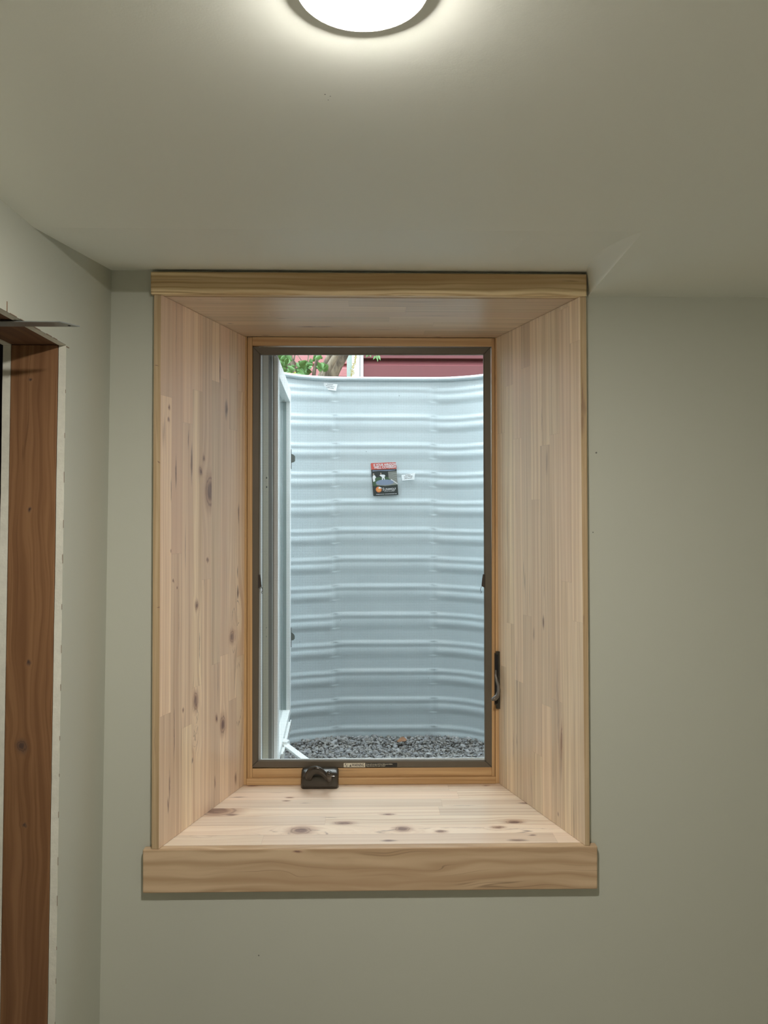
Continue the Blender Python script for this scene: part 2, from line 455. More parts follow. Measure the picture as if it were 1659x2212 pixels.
# the other face of that wall
w = MB(); rough_sheet(w, DT + SW + .0005, DT, 5)
sheet(w, YBACK, YW, ZO + .001, ZU + .03, DT + SW + .0005, DT, 1, 4); sheet(w, YBACK, YN, 0, ZO, DT + SW, DT, 1, 6)
for i in range(1):
    ya, yb = YN, YO
    w.box(xl(ZO) - DT - SW - DT, xl(ZO) - DT - SW, ya, yb, ZO - .001, ZO + .01, 1)
ob = w.build('wall_hall', [M_gyp, M_gyp, M_paper], recalc=False); props(ob, kind='structure')
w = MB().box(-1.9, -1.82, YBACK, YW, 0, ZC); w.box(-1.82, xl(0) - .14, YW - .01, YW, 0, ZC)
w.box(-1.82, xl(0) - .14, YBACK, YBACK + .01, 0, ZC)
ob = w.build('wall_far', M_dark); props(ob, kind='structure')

# ---------------------------------------------------------------- rough door opening: stud and header
def fpix(px, py, o, n, g, a):             # place on a plane -> metric (u, v) of that board
    d = ray(px, py); C = Vector((0, 0, CAMZ)); t = (Vector(o) - C).dot(n) / d.dot(n); p = C + d * t - Vector(o)
    return p.dot(a), p.dot(g)
door = empty('door_1', (xl(0) - DT - SW / 2, YO, 0), kind='structure')
n = 1
so = Vector((xl(0) - DT - SW, YO, 0))
sf = []
for (px, py, ru, rv) in ((47, 1612, .0055, .007), (62, 1432, .0022, .0025), (65, 1102, .002, .0028), (52, 1781, .002, .002), (66, 820, .0018, .0018)):
    u, v = fpix(px, py, so, Vector((0, 1, 0)), Vector((0, 0, 1)), Vector((1, 0, 0))); sf.append((u, v, ru, rv, 'knot'))
M_fir = wood('fir_stud', (.285, .150, .068), (.165, .076, .032), (.25, .125, .065), feats=sf, fu=45, fv=.9, warp=.05, gmix=.5, ringf=75, ring=.42, rough=.6, spec=.25, seed=3., kc=.3)
a, b = 0, ZO
st = MB().hexa([(xl(a) - DT - SW, YO, a), (xl(a) - DT - .0012, YO, a), (xl(b) - DT - .0012, YO, b), (xl(b) - DT - SW, YO, b),
                (xl(a) - DT - SW, YO + .038, a), (xl(a) - DT - .0012, YO + .038, a), (xl(b) - DT - .0012, YO + .038, b), (xl(b) - DT - SW, YO + .038, b)])
st.build('stud', M_fir, door, bevel=.0012, grain=(so, (0, 0, 1), (1, 0, 0), (0, 1, 0)))
M_fir2 = wood('fir_header', (.20, .105, .05), (.12, .058, .028), (.18, .095, .052), fu=60, fv=1.5, warp=.03, rough=.65, ringf=60, ring=.5, seed=6.)
MB().box(xl(ZO) - DT - SW, xl(ZO) - DT - .0008, YN - .04, YO + .04, ZO + .0006, ZO + .07).build('header_beam', M_fir2, door, bevel=.001, grain=((0, 0, 0), (0, 1, 0)))
MB().box(xl(0) - DT - SW, xl(0) - DT - .001, YN - .038, YN, 0, ZO).build('stud', M_fir, door, grain=((0, 0, 0), (0, 0, 1)))
# galvanised strap nailed under the header, sticking out into the room
M_galv = plain('strap_steel', (.30, .32, .31), .42, metal=.6, var=.25, vscale=60)
M_hole = plain('hole_dark', (.01, .01, .01), .9)
ys0, ys1 = 1.118, 1.146
strap = empty('metal_strap', (xl(ZO), 1.132, ZO - .003), 'thin galvanised steel strap nailed under the door header and jutting past the wall', 'strap')
xs_tip = PX(172, 1.146) ; xs_in = xl(ZO) - DT - .06
s = MB().prism([(0, 0)], 0, 0) if False else MB()
zt = ZO - .0022
poly = [(xs_in, ys0), (xs_tip - .018, ys0), (xs_tip, ys1), (xs_in, ys1)]
vsb = [(x, y, zt - .0014) for x, y in poly] + [(x, y, zt) for x, y in poly]
s.add(vsb, [(3, 2, 1, 0), (4, 5, 6, 7), (0, 1, 5, 4), (1, 2, 6, 5), (2, 3, 7, 6), (3, 0, 4, 7)])
s.build('plate', M_galv, strap)
h = MB(); h.lathe([(.0001, zt - .0017), (.0021, zt - .0017), (.0021, zt - .0012)], (xs_tip - .013, 1.139, 0), 16); h.build('nail_hole', M_hole, strap)
h = MB(); h.lathe([(.0001, zt - .0032), (.0024, zt - .003), (.0034, zt - .0014)], (xl(ZO) - .045, 1.136, 0), 16); h.build('nail_head', M_galv, strap)

# ---------------------------------------------------------------- the pine lining of the window recess
LIGHT, DARK, PINK = (.94, .77, .55), (.58, .41, .26), (.82, .57, .41)
def quadpanel(name, A, Bq, gdir, feats_px, stave, seed, kw, label=None):
    pass
J = {}
def panel_setup(o, n, g, a, feats_px):
    out = []
    for (px, py, ru, rv, kind) in feats_px:
        u, v = fpix(px, py, o, n, g, a); out.append((u, v, ru, rv, kind))
    return out
def jamb(name, pf, pb, edge, sgn, feats_px, seed, kw, ejf=()):
    # pf: inner front x at top / bottom, pb: inner back x at top / bottom, edge: outer front x at top / bottom
    f0, f1 = P(pf[0], 640, YF + .002).x, P(pf[1], 1828, YF + .002).x
    b0, b1 = P(pb[0], 727, YB).x, P(pb[1], 1692, YB).x
    e0, e1 = P(edge[0], 640, YF + .002).x, P(edge[1], 1828, YF + .002).x
    yf = YF + .002; z0, z1 = ZS + .0003, ZH - .0003
    th = .016 * sgn
    cs = [(e1, yf, z0), (f1, yf, z0), (f0, yf, z1), (e0, yf, z1), (b1 + th, YB - .001, z0), (b1, YB - .001, z0), (b0, YB - .001, z1), (b0 + th, YB - .001, z1)]
    o = Vector((f1, yf, z0)); a = Vector((b1 - f1, YB - yf, 0)).normalized(); g = Vector((0, 0, 1)); nrm = a.cross(g).normalized()
    fe = panel_setup(o, nrm, g, a, feats_px)
    mt = wood('pine_panel_' + name, feats=fe, seed=seed, **kw)
    mb = MB().hexa(cs); mb.m[0] = 1
    ef = [fpix(px, py, o, Vector((0, -1, 0)), g, Vector((1, 0, 0))) + (ru, rv, kind) for (px, py, ru, rv, kind) in ejf]
    me_ = wood('pine_edge_' + name, (.58, .44, .27), (.40, .27, .14), (.51, .37, .23), fu=150, fv=1.6, warp=.012, gmix=.5, ringf=95, ring=.4, feats=ef, seed=seed + 3)
    return mb, [mt, me_], (o, g, a, nrm)
KN, RG, SK, BL = 'knot', 'ring', 'streak', 'blue'
LF = [(363, 880, .0022, .003, KN), (362, 908, .0022, .003, KN), (368, 1190, .0015, .002, KN), (373, 1256, .0018, .002, KN), (381, 1268, .0015, .002, KN),
      (438, 989, .003, .005, KN), (432, 1018, .004, .0065, KN), (453, 1062, .016, .024, KN), (447, 1209, .0035, .0035, KN),
      (424, 1308, .0045, .007, KN), (422, 1514, .007, .013, KN), (395, 1534, .002, .003, KN),
      (467, 1551, .003, .006, KN), (481, 1565, .009, .015, KN), (500, 1375, .008, .010, KN), (512, 1325, .012, .028, RG), (512, 1280, .009, .022, SK),
      (504, 1362, .010, .05, RG), (412, 1000, .006, .055, SK), (378, 1020, .004, .045, SK), (368, 1060, .003, .03, SK),
      (473, 800, .004, .05, SK), (487, 885, .010, .03, SK), (514, 825, .007, .018, RG), (376, 1590, .0022, .07, SK), (366, 1700, .0024, .05, SK),
      (363, 1740, .0035, .022, SK), (376, 1552, .002, .03, SK), (514, 1110, .0045, .035, SK), (512, 1235, .003, .02, SK), (424, 1545, .007, .006, RG),
      (423, 1575, .008, .007, RG), (421, 1605, .008, .008, RG), (415, 1642, .005, .008, SK), (510, 1680, .012, .02, SK), (464, 1690, .004, .02, SK),
      (430, 1395, .002, .05, SK), (514, 1500, .02, .07, RG), (378, 700, .0016, .12, BL), (399, 1180, .002, .05, BL), (405, 950, .0025, .03, SK), (470, 1450, .0015, .09, BL), (385, 1350, .0015, .1, BL)]
kw = dict(light=LIGHT, dark=DARK, pink=PINK, stave=.0405, seg=.62, fu=110, fv=1.1, gmix=.5, tone=.8, ring=.30, ringf=62, rough=.40, spec=.45, coat=.12)
mb, mt, gr = jamb('left', (348, 343), (530, 527), (332.5, 327), -1, LF, 11., kw, [(338, 789, .006, .0012, SK), (343, 998, .003, .0015, SK), (342, 1311, .005, .0014, SK), (334, 1600, .001, .03, BL)])
ob = mb.build('trim_1', mt, bevel=.0008, grain=gr); props(ob, 'splayed pine panel with knots lining the left side of the window recess', 'trim board', kind='structure')
RF = [(1176, 905, .0025, .03, BL), (1176, 1345, .006, .022, SK), (1155, 1370, .006, .017, BL), (1215, 1600, .0035, .02, KN), (1214, 1585, .0016, .002, KN),
      (1213, 1640, .008, .05, BL), (1206, 1758, .0035, .008, SK), (1110, 1610, .003, .04, BL), (1117, 1600, .003, .02, BL), (1178, 1265, .002, .03, BL),
      (1205, 1480, .004, .08, BL), (1118, 1450, .004, .07, BL), (1186, 1000, .006, .03, BL), (1207, 1550, .003, .10, BL)]
kwr = dict(kw); kwr.update(tone=.5, light=(.91, .76, .55), dark=(.60, .46, .30), pink=(.78, .59, .44), ring=.24, seg=.55)
mb, mt, gr = jamb('right', (1252, 1264), (1072, 1078), (1266.5, 1274), 1, RF, 23., kwr, [(1257, 915, .006, .03, BL), (1262, 880, .004, .02, BL), (1260, 1340, .004, .012, BL), (1258, 860, .002, .05, SK)])
ob = mb.build('trim_2', mt, bevel=.0008, grain=gr); props(ob, 'splayed clear pine panel lining the right side of the window recess', 'trim board', kind='structure')
# head panel
x0, x1 = PX(332, YF), PX(1267, YF)
bx0, bx1 = PX(529, YB) - .01, PX(1073, YB) + .01
fy = YF + .019
fx_a = PX(337, YF); fx_b = PX(1262, YF)
o = Vector((0, YF, ZH)); g = Vector((1, 0, 0)); a = Vector((0, 1, 0))
HF = [(498, 699, .0035, .010, SK), (573, 724.5, .005, .016, SK), (665, 706, .006, .035, SK), (700, 706, .005, .03, SK), (610, 688, .003, .02, BL),
      (945, 728, .006, .016, SK), (885, 729, .003, .012, SK), (430, 648, .003, .01, BL), (940, 682, .003, .05, BL), (830, 712, .003, .03, BL)]
fe = panel_setup(o, Vector((0, 0, 1)), g, a, HF)
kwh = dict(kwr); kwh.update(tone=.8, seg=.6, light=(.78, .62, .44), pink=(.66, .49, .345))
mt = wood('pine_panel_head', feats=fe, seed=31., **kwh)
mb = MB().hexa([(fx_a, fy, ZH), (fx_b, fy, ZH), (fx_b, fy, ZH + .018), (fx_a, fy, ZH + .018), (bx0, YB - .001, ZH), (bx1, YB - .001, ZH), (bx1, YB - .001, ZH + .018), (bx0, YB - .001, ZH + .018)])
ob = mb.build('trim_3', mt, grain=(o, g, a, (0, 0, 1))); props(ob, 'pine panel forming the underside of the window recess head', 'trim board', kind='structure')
# sill panel
o = Vector((0, YW, ZS))
SF = [(870, 1790.5, .009, .012, KN), (953, 1796, .0045, .007, KN), (1076, 1787, .0045, .009, KN), (1110, 1776, .008, .013, KN), (650, 1794, .013, .016, KN),
      (664, 1800, .017, .038, RG), (840, 1816, .007, .022, SK), (1118, 1815, .009, .028, SK), (1150, 1804, .006, .014, SK), (1140, 1735, .008, .03, SK),
      (743, 1778, .006, .014, KN), (712, 1766, .003, .02, BL), (545, 1697, .004, .008, KN), (470, 1752, .02, .03, KN), (515, 1722, .004, .03, SK), (500, 1760, .008, .02, SK),
      (436, 1806, .007, .024, RG), (626, 1723, .0025, .006, KN), (619, 1730, .0025, .006, KN), (660, 1735, .003, .016, BL), (1050, 1697, .0025, .005, KN),
      (838, 1759, .003, .010, KN), (980, 1796, .018, .15, RG), (800, 1700, .003, .01, BL), (748, 1696, .002, .01, BL), (1000, 1740, .003, .04, BL), (600, 1712, .003, .03, BL)]
fe = panel_setup(o, Vector((0, 0, 1)), g, a, SF)
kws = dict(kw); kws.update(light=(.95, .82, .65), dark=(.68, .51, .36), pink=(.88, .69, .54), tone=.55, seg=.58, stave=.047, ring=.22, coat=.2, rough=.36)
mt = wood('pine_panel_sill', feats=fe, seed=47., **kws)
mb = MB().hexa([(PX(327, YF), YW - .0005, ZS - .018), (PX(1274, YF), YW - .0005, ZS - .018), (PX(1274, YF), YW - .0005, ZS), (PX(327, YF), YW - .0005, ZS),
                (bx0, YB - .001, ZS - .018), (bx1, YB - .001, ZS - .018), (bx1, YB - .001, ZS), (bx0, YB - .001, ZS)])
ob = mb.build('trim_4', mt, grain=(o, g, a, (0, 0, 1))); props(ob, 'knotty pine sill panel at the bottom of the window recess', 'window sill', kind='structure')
# head casing and apron boards
M_case = wood('pine_casing', (.84, .67, .40), (.46, .30, .14), (.72, .54, .32), fu=34, fv=1.3, warp=.034, gmix=.3, ringf=88, ring=.8, rough=.45, seed=2.6)
mb = MB().box(PX(324.5, YF), PX(1268.5, YF), YF, YW - .0005, ZH + .0, PZ(589, YF))
ob = mb.build('trim_5', M_case, bevel=.0028, grain=((0, YF, ZH), (1, 0, 0), (0, 0, 1), (0, 1, 0)), seg=3); props(ob, 'narrow pine head casing board across the top of the window', 'trim board', kind='structure')
M_apr = wood('pine_apron', (.66, .49, .315), (.44, .29, .165), (.58, .41, .26), fu=22, fv=1.6, warp=.075, gmix=.25, ringf=36, ring=.75, rough=.45, seed=8.3,
             feats=[(.012 * 0 + .078, -.14, .0016, .005, 'knot')])
mb = MB().box(PX(308.5, YF), PX(1290.5, YF), YF, YW - .0005, PZ(1925.5, YF), ZS)
ob = mb.build('trim_6', M_apr, bevel=.0028, grain=((PX(800, YF), YF, PZ(1925.5, YF)), (1, 0, 0), (0, 0, 1), (0, 1, 0)), seg=3); props(ob, 'wide pine apron board across the wall below the sill', 'trim board', kind='structure')

# ---------------------------------------------------------------- window unit
win = empty('window_1', (PX(802, YB), YB, ZS), kind='structure')
M_wf = wood('window_frame_pine', (.64, .42, .21), (.44, .255, .11), (.57, .35, .17), fu=120, fv=1.2, warp=.01, gmix=.45, rough=.38, ringf=80, ring=.3, seed=5.)
Y1 = YB + .014
xa, xb = PX(527, YB) - .004, PX(1077, YB) + .004
zt_, zb_ = ZH, ZS
# members: left, right, head, bottom stool with a step
lx = PX(545.5, YB + .006); rx = PX(1062, YB + .006)
tz = PZ(748.5, YB + .006); bz = PZ(1658.5, YB + .006)
mb = MB().box(xa, PX(533, YB), YB - .001, 1.86, zb_, zt_); mb.box(PX(533.6, YB), lx, YB + .003, 1.86, zb_, zt_)
mb.build('frame_stile', M_wf, win, bevel=.0009, grain=((0, 0, 0), (0, 0, 1)))
mb = MB().box(PX(1070, YB), xb, YB - .001, 1.86, zb_, zt_); mb.box(rx, PX(1069.5, YB), YB + .003, 1.86, zb_, zt_)
mb.build('frame_stile', M_wf, win, bevel=.0009, grain=((0, 0, 0), (0, 0, 1)))
mb = MB().box(lx, rx, YB + .002, 1.86, tz, zt_)
mb.build('frame_head', M_wf, win, bevel=.0009, grain=((0, 0, 0), (1, 0, 0)))
zst = PZ(1679, YB)
mb = MB().box(lx, rx, YB + .004, 1.86, zst, bz); mb.box(PX(533.2, YB), PX(1070, YB), YB - .004, 1.86, zb_ + .0004, zst)
mb.build('frame_stool', M_wf, win, bevel=.0012, grain=((0, 0, 0), (1, 0, 0)))
# outer frame: white / tan vinyl and weatherstrips, tones darkened to carry the jamb's shade
M_white = plain('white_vinyl', (.86, .88, .86), .35, var=.03)
M_tan = plain('shaded_tan_vinyl', (.34, .30, .21), .45, var=.04)
M_gry = plain('grey_weatherstrip', (.125, .112, .09), .6, var=.05)
M_gr2 = plain('grey_vinyl', (.19, .165, .135), .5, var=.05)
M_metal_edge = plain('bright_channel', (.60, .63, .60), .3, metal=.3)
pa = [(PX(559, 1.848), 1.848), (PX(563.5, 1.848), 1.849), (PX(566.5, 1.87), 1.87), (PX(567.8, 1.872), 1.873), (PX(580, 1.915), 1.915), (PX(586, 1.93), 1.93),
      (PX(587.3, 1.93), 1.936), (PX(588.4, 1.936), 1.937), (PX(596.5, 1.968), 1.968), (PX(597.8, 1.97), 1.971)]
mis = [0, 0, 2, 1, 2, 2, 4, 3, 0, 1, 1, 1]
pl_ = pa + [(PX(597.8, 1.97), 1.998), (fx0 - .0005, 1.998), (fx0 - .0005, 1.848)]
zlo, zhi = ZS + .001, ZH - .001
MB().extrude(pl_, zlo, zhi, 'z', 1, mis=mis + [1]).build('outer_jamb', [M_white, M_tan, M_gry, M_gr2, M_metal_edge], win)
MB().box(PX(1046, 1.85) + .022, fx1 + .0005, 1.862, 1.998, zlo, zhi).build('outer_jamb', M_white, win)
MB().box(PX(560, 1.85) - .006, PX(1046, 1.85) + .03, 1.862, 1.998, PZ(760, 1.86) + .05, zhi).build('outer_head', M_white, win)
zz = PZ(1638, 1.852)
MB().extrude([(1.848, zz - .004), (1.850, zz), (1.8535, zz), (1.856, zz - .005), (1.998, zz - .055), (1.998, ZS - .002 + .004), (1.848, ZS + .004)], PX(557, 1.85), PX(1046, 1.85) + .03, 'x').build('outer_sill', M_white, win)
sc = MB()
M_screwd = plain('screw_steel', (.10, .10, .09), .35, metal=.8)
for (px, py) in ((575.5, 1032), (575.5, 1052), (574, 1356), (574, 1375)):
    p = P(px, py, 1.899); sb = MB()
    sb.tube([p, p + Vector((.0016, -.0008, 0))], [.0024, .0018], 12); sb.build('screw', M_screwd, win)

# open sash, hinged on the left and swung straight out
sash = empty('sash', (PX(602, 1.95) - win.location.x, 1.95 - YB, 0)); sash.parent = win
props(sash, 'white casement sash swung open to the outside')
sn = Vector((PX(600.5, 1.95), 1.95, 0)); sfv = Vector((PX(628.5, 2.487), 2.487, 0))
sz1, sz0 = CAMZ + .402, CAMZ - .640
sd = (sfv - sn).normalized(); sr = Vector((sd.y, -sd.x, 0)); SL = (sfv - sn).length
# members are boxes in the sash's own axes: along d, out along r (towards the room side), up
def sbox(mb, d0, d1, r0, r1, z0, z1, mi=0):
    def pt(d, r, z): return sn + sd * d + sr * r + Vector((0, 0, z))
    mb.hexa([pt(d0, r0, z0), pt(d1, r0, z0), pt(d1, r0, z1), pt(d0, r0, z1), pt(d0, r1, z0), pt(d1, r1, z0), pt(d1, r1, z1), pt(d0, r1, z1)], mi)
R0, R1 = -.042, 0.0
W1 = .045
m_ = MB(); sbox(m_, 0, W1, R0, R1, sz0, sz1); m_.build('sash_stile', M_white, sash, bevel=.0015)
m_ = MB(); sbox(m_, SL - W1, SL, R0, R1, sz0, sz1); m_.build('sash_stile', M_white, sash, bevel=.0015)
m_ = MB(); sbox(m_, W1, SL - W1, R0, R1, sz1 - W1, sz1); m_.build('sash_rail', M_white, sash, bevel=.001)
m_ = MB(); sbox(m_, W1, SL - W1, R0, R1, sz0, sz0 + .022); m_.build('sash_rail', M_white, sash, bevel=.001)
g_ = NT('window_glass'); gb = g_.bsdf
tr = g_.n('ShaderNodeBsdfTransparent'); tr.inputs[0].default_value = (.93, .97, .97, 1)
gl = g_.n('ShaderNodeBsdfGlossy'); gl.inputs['Roughness'].default_value = .02
fr = g_.n('ShaderNodeFresnel'); fr.inputs[0].default_value = 1.5
df = g_.n('ShaderNodeBsdfDiffuse'); df.inputs[0].default_value = (.85, .9, .9, 1)  # streaky dust film, made pale to stand in for bright reflections
mf = g_.n('ShaderNodeMixShader'); gco = g_.n('ShaderNodeTexCoord').outputs['Object']; gmp = g_.n('ShaderNodeMapping'); g_.t.links.new(gco, gmp.inputs[0]); gmp.inputs['Scale'].default_value = (1, 8, 1)
g_.put(mf.inputs[0], g_.mr(g_.noise(gmp.outputs[0], 5., 4), .3, .7, .12, .42)); g_.t.links.new(tr.outputs[0], mf.inputs[1]); g_.t.links.new(df.outputs[0], mf.inputs[2])
ms = g_.n('ShaderNodeMixShader'); gg = g_.n('ShaderNodeNewGeometry'); g_.t.links.new(g_.math('MULTIPLY', fr.outputs[0], g_.math('SUBTRACT', 1.0, gg.outputs['Backfacing'])), ms.inputs[0]); g_.t.links.new(mf.outputs[0], ms.inputs[1]); g_.t.links.new(gl.outputs[0], ms.inputs[2])
g_.t.links.new(ms.outputs[0], g_.t.nodes['Material Output'].inputs['Surface'])
m_ = MB(); sbox(m_, W1 - .004, SL - W1 + .004, -.024, -.021, sz0 + .02, sz1 - W1); sbox(m_, W1 - .004, SL - W1 + .004, -.037, -.034, sz0 + .02, sz1 - W1); m_.build('glass_pane', g_.m, sash)
m_ = MB(); sbox(m_, W1, W1 + .003, -.021, -.012, sz0 + .022, sz1 - W1); sbox(m_, SL - W1 - .0035, SL - W1, -.021, -.012, sz0 + .022, sz1 - W1)
M_seal = plain('glazing_seal', (.30, .36, .35), .6); m_.build('glazing_bead', M_seal, sash)
# lock keepers on the free stile
M_keep = plain('keeper_metal', (.16, .18, .165), .4, metal=.5)
for py, rnd in ((990, 0), (1373, 1)):
    zc_ = PZ(py, 2.49); m_ = MB()
    k = [(0, -.016), (.010, -.013), (.0135, -.010), (.0135, .006), (.008, .011), (0, .014)] if not rnd else [(0, -.014), (.009, -.0125), (.0125, -.008), (.013, 0), (.010, .006), (.004, .011), (0, .013)]
    base = sfv + Vector((.0, -.004, zc_))
    vs = [base + sr * a_ + Vector((0, 0, b_)) for a_, b_ in k] + [base + sd * .003 + sr * a_ + Vector((0, 0, b_)) for a_, b_ in k]
    nk = len(k)
    m_.add(vs, [tuple(range(nk)), tuple(range(2 * nk - 1, nk - 1, -1))] + [(i, nk + i, nk + (i + 1) % nk, (i + 1) % nk) for i in range(nk)])
    sbox(m_, SL - .006, SL - .001, .0002, .002, zc_ - .035, zc_ + .028)
    m_.build('lock_keeper', M_keep, sash)
# track and operator arm
m_ = MB(); sbox(m_, .10, SL - .12, .0003, .006, sz0 - .010, sz0 + .004); sbox(m_, .10, SL - .12, .006, .0085, sz0 - .012, sz0 + .010)
for i in range(9): sbox(m_, .13 + i * .035, .137 + i * .035, .0086, .0092, sz0 - .006, sz0 + .002, 1)
m_.build('sash_track', [M_white, M_gr2], sash, bevel=.0006)
arm = MB()
A0 = P(612, 1606, 2.135); A1 = P(668, 1648, 1.985)
dv = (A1 - A0).normalized(); wv_ = Vector((dv.y, -dv.x, 0)).normalized() * .0085
up_ = Vector((0, 0, .0035))
arm.hexa([A0 - wv_ - up_, A0 + wv_ - up_, A0 + wv_ + up_, A0 - wv_ + up_, A1 - wv_ * 1.15 - up_, A1 + wv_ * 1.15 - up_, A1 + wv_ * 1.15 + up_, A1 - wv_ * 1.15 + up_])
arm.hexa([A0 + Vector(t) for t in ((-.016, -.016, -.006), (.012, -.020, -.006), (.012, -.020, .010), (-.016, -.016, .012), (-.018, .018, -.006), (.018, .012, -.006), (.016, .012, .006), (-.018, .018, .014))])
arm.build('operator_arm', M_white, win, bevel=.0012)

# crank operator on the stool
M_brz = plain('bronze_metal', (.060, .052, .042), .2, metal=.45, spec=.7, var=.2, vscale=20)
M_brz2 = plain('bronze_light', (.13, .118, .10), .33, metal=.35, spec=.7, var=.1)
cx0, cx1 = PX(650.5, 1.815), PX(731.5, 1.815)
czt = PZ(1661, 1.818)
crank = empty('crank_operator', Vector(((cx0 + cx1) / 2, 1.82, ZS)) - win.location); crank.parent = win
props(crank, 'dark bronze folding crank at the bottom of the window')
prof = []
hh = czt - ZS - .0005
for k in range(15):
    a_ = math.radians(90 * k / 14)
    prof.append((1.833 - .030 * math.sin(a_) * 1.0, czt - (1 - math.cos(a_)) * hh * .42))
prof = prof + [(1.800, ZS + hh * .25), (1.802, ZS + .0006), (1.833, ZS + .0006)]
m_ = MB()
NS = 26
rows = []
for i in range(NS + 1):
    t = i / NS; x = cx0 + (cx1 - cx0) * t
    e = min(t, 1 - t) * (cx1 - cx0) / .009; k = 1 if e >= 1 else math.sqrt(max(0.0, 1 - (1 - e) ** 2)) * .28 + .72
    rows.append([(x, 1.833 + (p - 1.833) * k, ZS + .0006 + (q_ - ZS - .0006) * (0.5 + .5 * k)) for p, q_ in prof])
n1 = len(prof); vs = [p for r in rows for p in r]; fs = []
for i in range(NS):
    for k in range(n1): fs.append((i * n1 + k, i * n1 + (k + 1) % n1, (i + 1) * n1 + (k + 1) % n1, (i + 1) * n1 + k))
fs += [tuple(range(n1)), tuple(NS * n1 + k for k in range(n1 - 1, -1, -1))]
m_.add(vs, fs, smooth=True); m_.build('operator_cover', M_brz, crank)
m_ = MB()
yk = 1.797
ctl = [P(667, 1683, 1.8), P(669, 1673, yk - .002), P(675, 1665.5, yk - .004), P(684, 1663.5, yk - .006), P(694, 1667.5, yk - .007), P(703, 1676, yk - .006), P(712, 1687, yk - .004)]
cr = [.0075, .0098, .0108, .0104, .0088, .0068, .0056]
path = []; rr_ = []
for i in range(len(ctl) - 1):
    p0, p1, p2, p3 = ctl[max(i - 1, 0)], ctl[i], ctl[i + 1], ctl[min(i + 2, len(ctl) - 1)]
    for k in range(5):
        t = k / 5; path.append(.5 * ((2 * p1) + (p2 - p0) * t + (2 * p0 - 5 * p1 + 4 * p2 - p3) * t * t + (3 * p1 - p0 - 3 * p2 + p3) * t ** 3)); rr_.append(cr[i] * (1 - t) + cr[i + 1] * t)
path.append(ctl[-1]); rr_.append(cr[-1])
m_.tube(path, rr_, 24, sx=.62, sz=1.0, up=(0, -1, 0))
m_.ball(path[-1], .0056, 10)
m_.build('crank_handle', M_brz, crank)
m_ = MB(); kb = P(711.5, 1685, yk - .008); kt = P(711, 1672, yk - .026)
m_.tube([kb, kb * .4 + kt * .6, kt], [.0056, .0058, .0054], 20); m_.build('knob_stem', M_brz2, crank)
m_ = MB(); m_.ball(kt, .0074, 14); m_.build('knob', M_brz, crank)

# lock lever on the right stile
lock = empty('sash_lock', Vector((PX(1073, YB), YB, PZ(1470, YB))) - win.location); lock.parent = win
props(lock, 'dark bronze lock lever on the right of the window frame')
m_ = MB()
yl = YB - .002
for (a_, b_, t, b0) in ((1411, 1523, 1067.5, 0), (1407, 1531, 1070.5, .001)):
    m_.box(PX(t, yl), PX(1079.5, yl), yl - .006 - b0, yl + .002, PZ(b_, yl), PZ(a_, yl))
m_.box(PX(1070, yl - .01), PX(1076, yl - .01), yl - .009, yl - .0072, PZ(1519, yl), PZ(1414, yl), 1)
m_.build('escutcheon', [M_brz, M_hole], lock, bevel=.001)
m_ = MB()
lp = [P(1071.5, 1447, yl - .010), P(1071, 1460, yl - .013), P(1073, 1470, yl - .018), P(1076.5, 1482, yl - .026), P(1077, 1494, yl - .032), P(1074, 1504, yl - .037), P(1068.5, 1509, yl - .041), P(1064.5, 1510.5, yl - .044)]
m_.tube(lp, [.0018, .0026, .0034, .0038, .0042, .0052, .0058, .0040], 16, sx=.8, sz=1.0, up=(0, -1, 0)); m_.ball(lp[-1], .0040, 8); m_.build('lock_lever', M_brz2, lock)

# ---------------------------------------------------------------- insect screen (lifts out of the frame)
YS = YB + .005
scr = empty('insect_screen', (PX(803, YS), YS, PZ(1658, YS)), 'insect screen in brown metal frame with fine mesh, fitted inside the window frame', 'window screen')
M_scr = plain('screen_frame_brown', (.125, .105, .078), .42, metal=.15, spec=.5, var=.06)
M_scrd = plain('screen_corner_dark', (.055, .045, .033), .6)
def corner(px, py): p = P(px, py, YS); return Vector((p.x, YS, p.z))
O = [corner(546.5, 1657.5), corner(1061.5, 1657.5), corner(1061, 750), corner(547, 750)]
O[0].x = corner(541.5, 1657).x; O[1].x = corner(1063, 1657).x; O[2].x = corner(1059.5, 750).x; O[3].x = corner(547, 750).x
I = [corner(557.5, 1643), corner(1047.5, 1643), corner(1044.5, 766), corner(562.5, 766)]
names = ['screen_rail', 'screen_stile', 'screen_rail', 'screen_stile']
dy = Vector((0, .008, 0)); chn = Vector((0, .0025, 0))
for k in range(4):
    a_, b_ = O[k], O[(k + 1) % 4]; c_, d_ = I[(k + 1) % 4], I[k]
    m_ = MB(); m2 = .16
    a2, b2 = d_ + (a_ - d_) * m2, c_ + (b_ - c_) * m2          # small inner chamfer line
    m_.add([a_, b_, b2, a2, d_ + chn, c_ + chn, a_ + dy, b_ + dy, c_ + dy, d_ + dy],
           [(0, 1, 2, 3), (3, 2, 5, 4), (4, 5, 8, 9), (0, 6, 7, 1), (6, 9, 8, 7), (0, 3, 4, 9, 6), (1, 7, 8, 5, 2)])
    m_.build(names[k], M_scr, scr)
    # dark mitre insert
    t_ = (O[k] - I[k]); tt = t_.normalized(); nn = Vector((-tt.z, 0, tt.x)) * .0013
    m_ = MB(); f = Vector((0, -.0005, 0))
    m_.hexa([I[k] + f - nn, O[k] + f - nn * .7, O[k] + f + nn * .7, I[k] + f + nn, I[k] - nn + dy, O[k] - nn + dy, O[k] + nn + dy, I[k] + nn + dy])
    m_.build('corner_insert', M_scrd, scr)
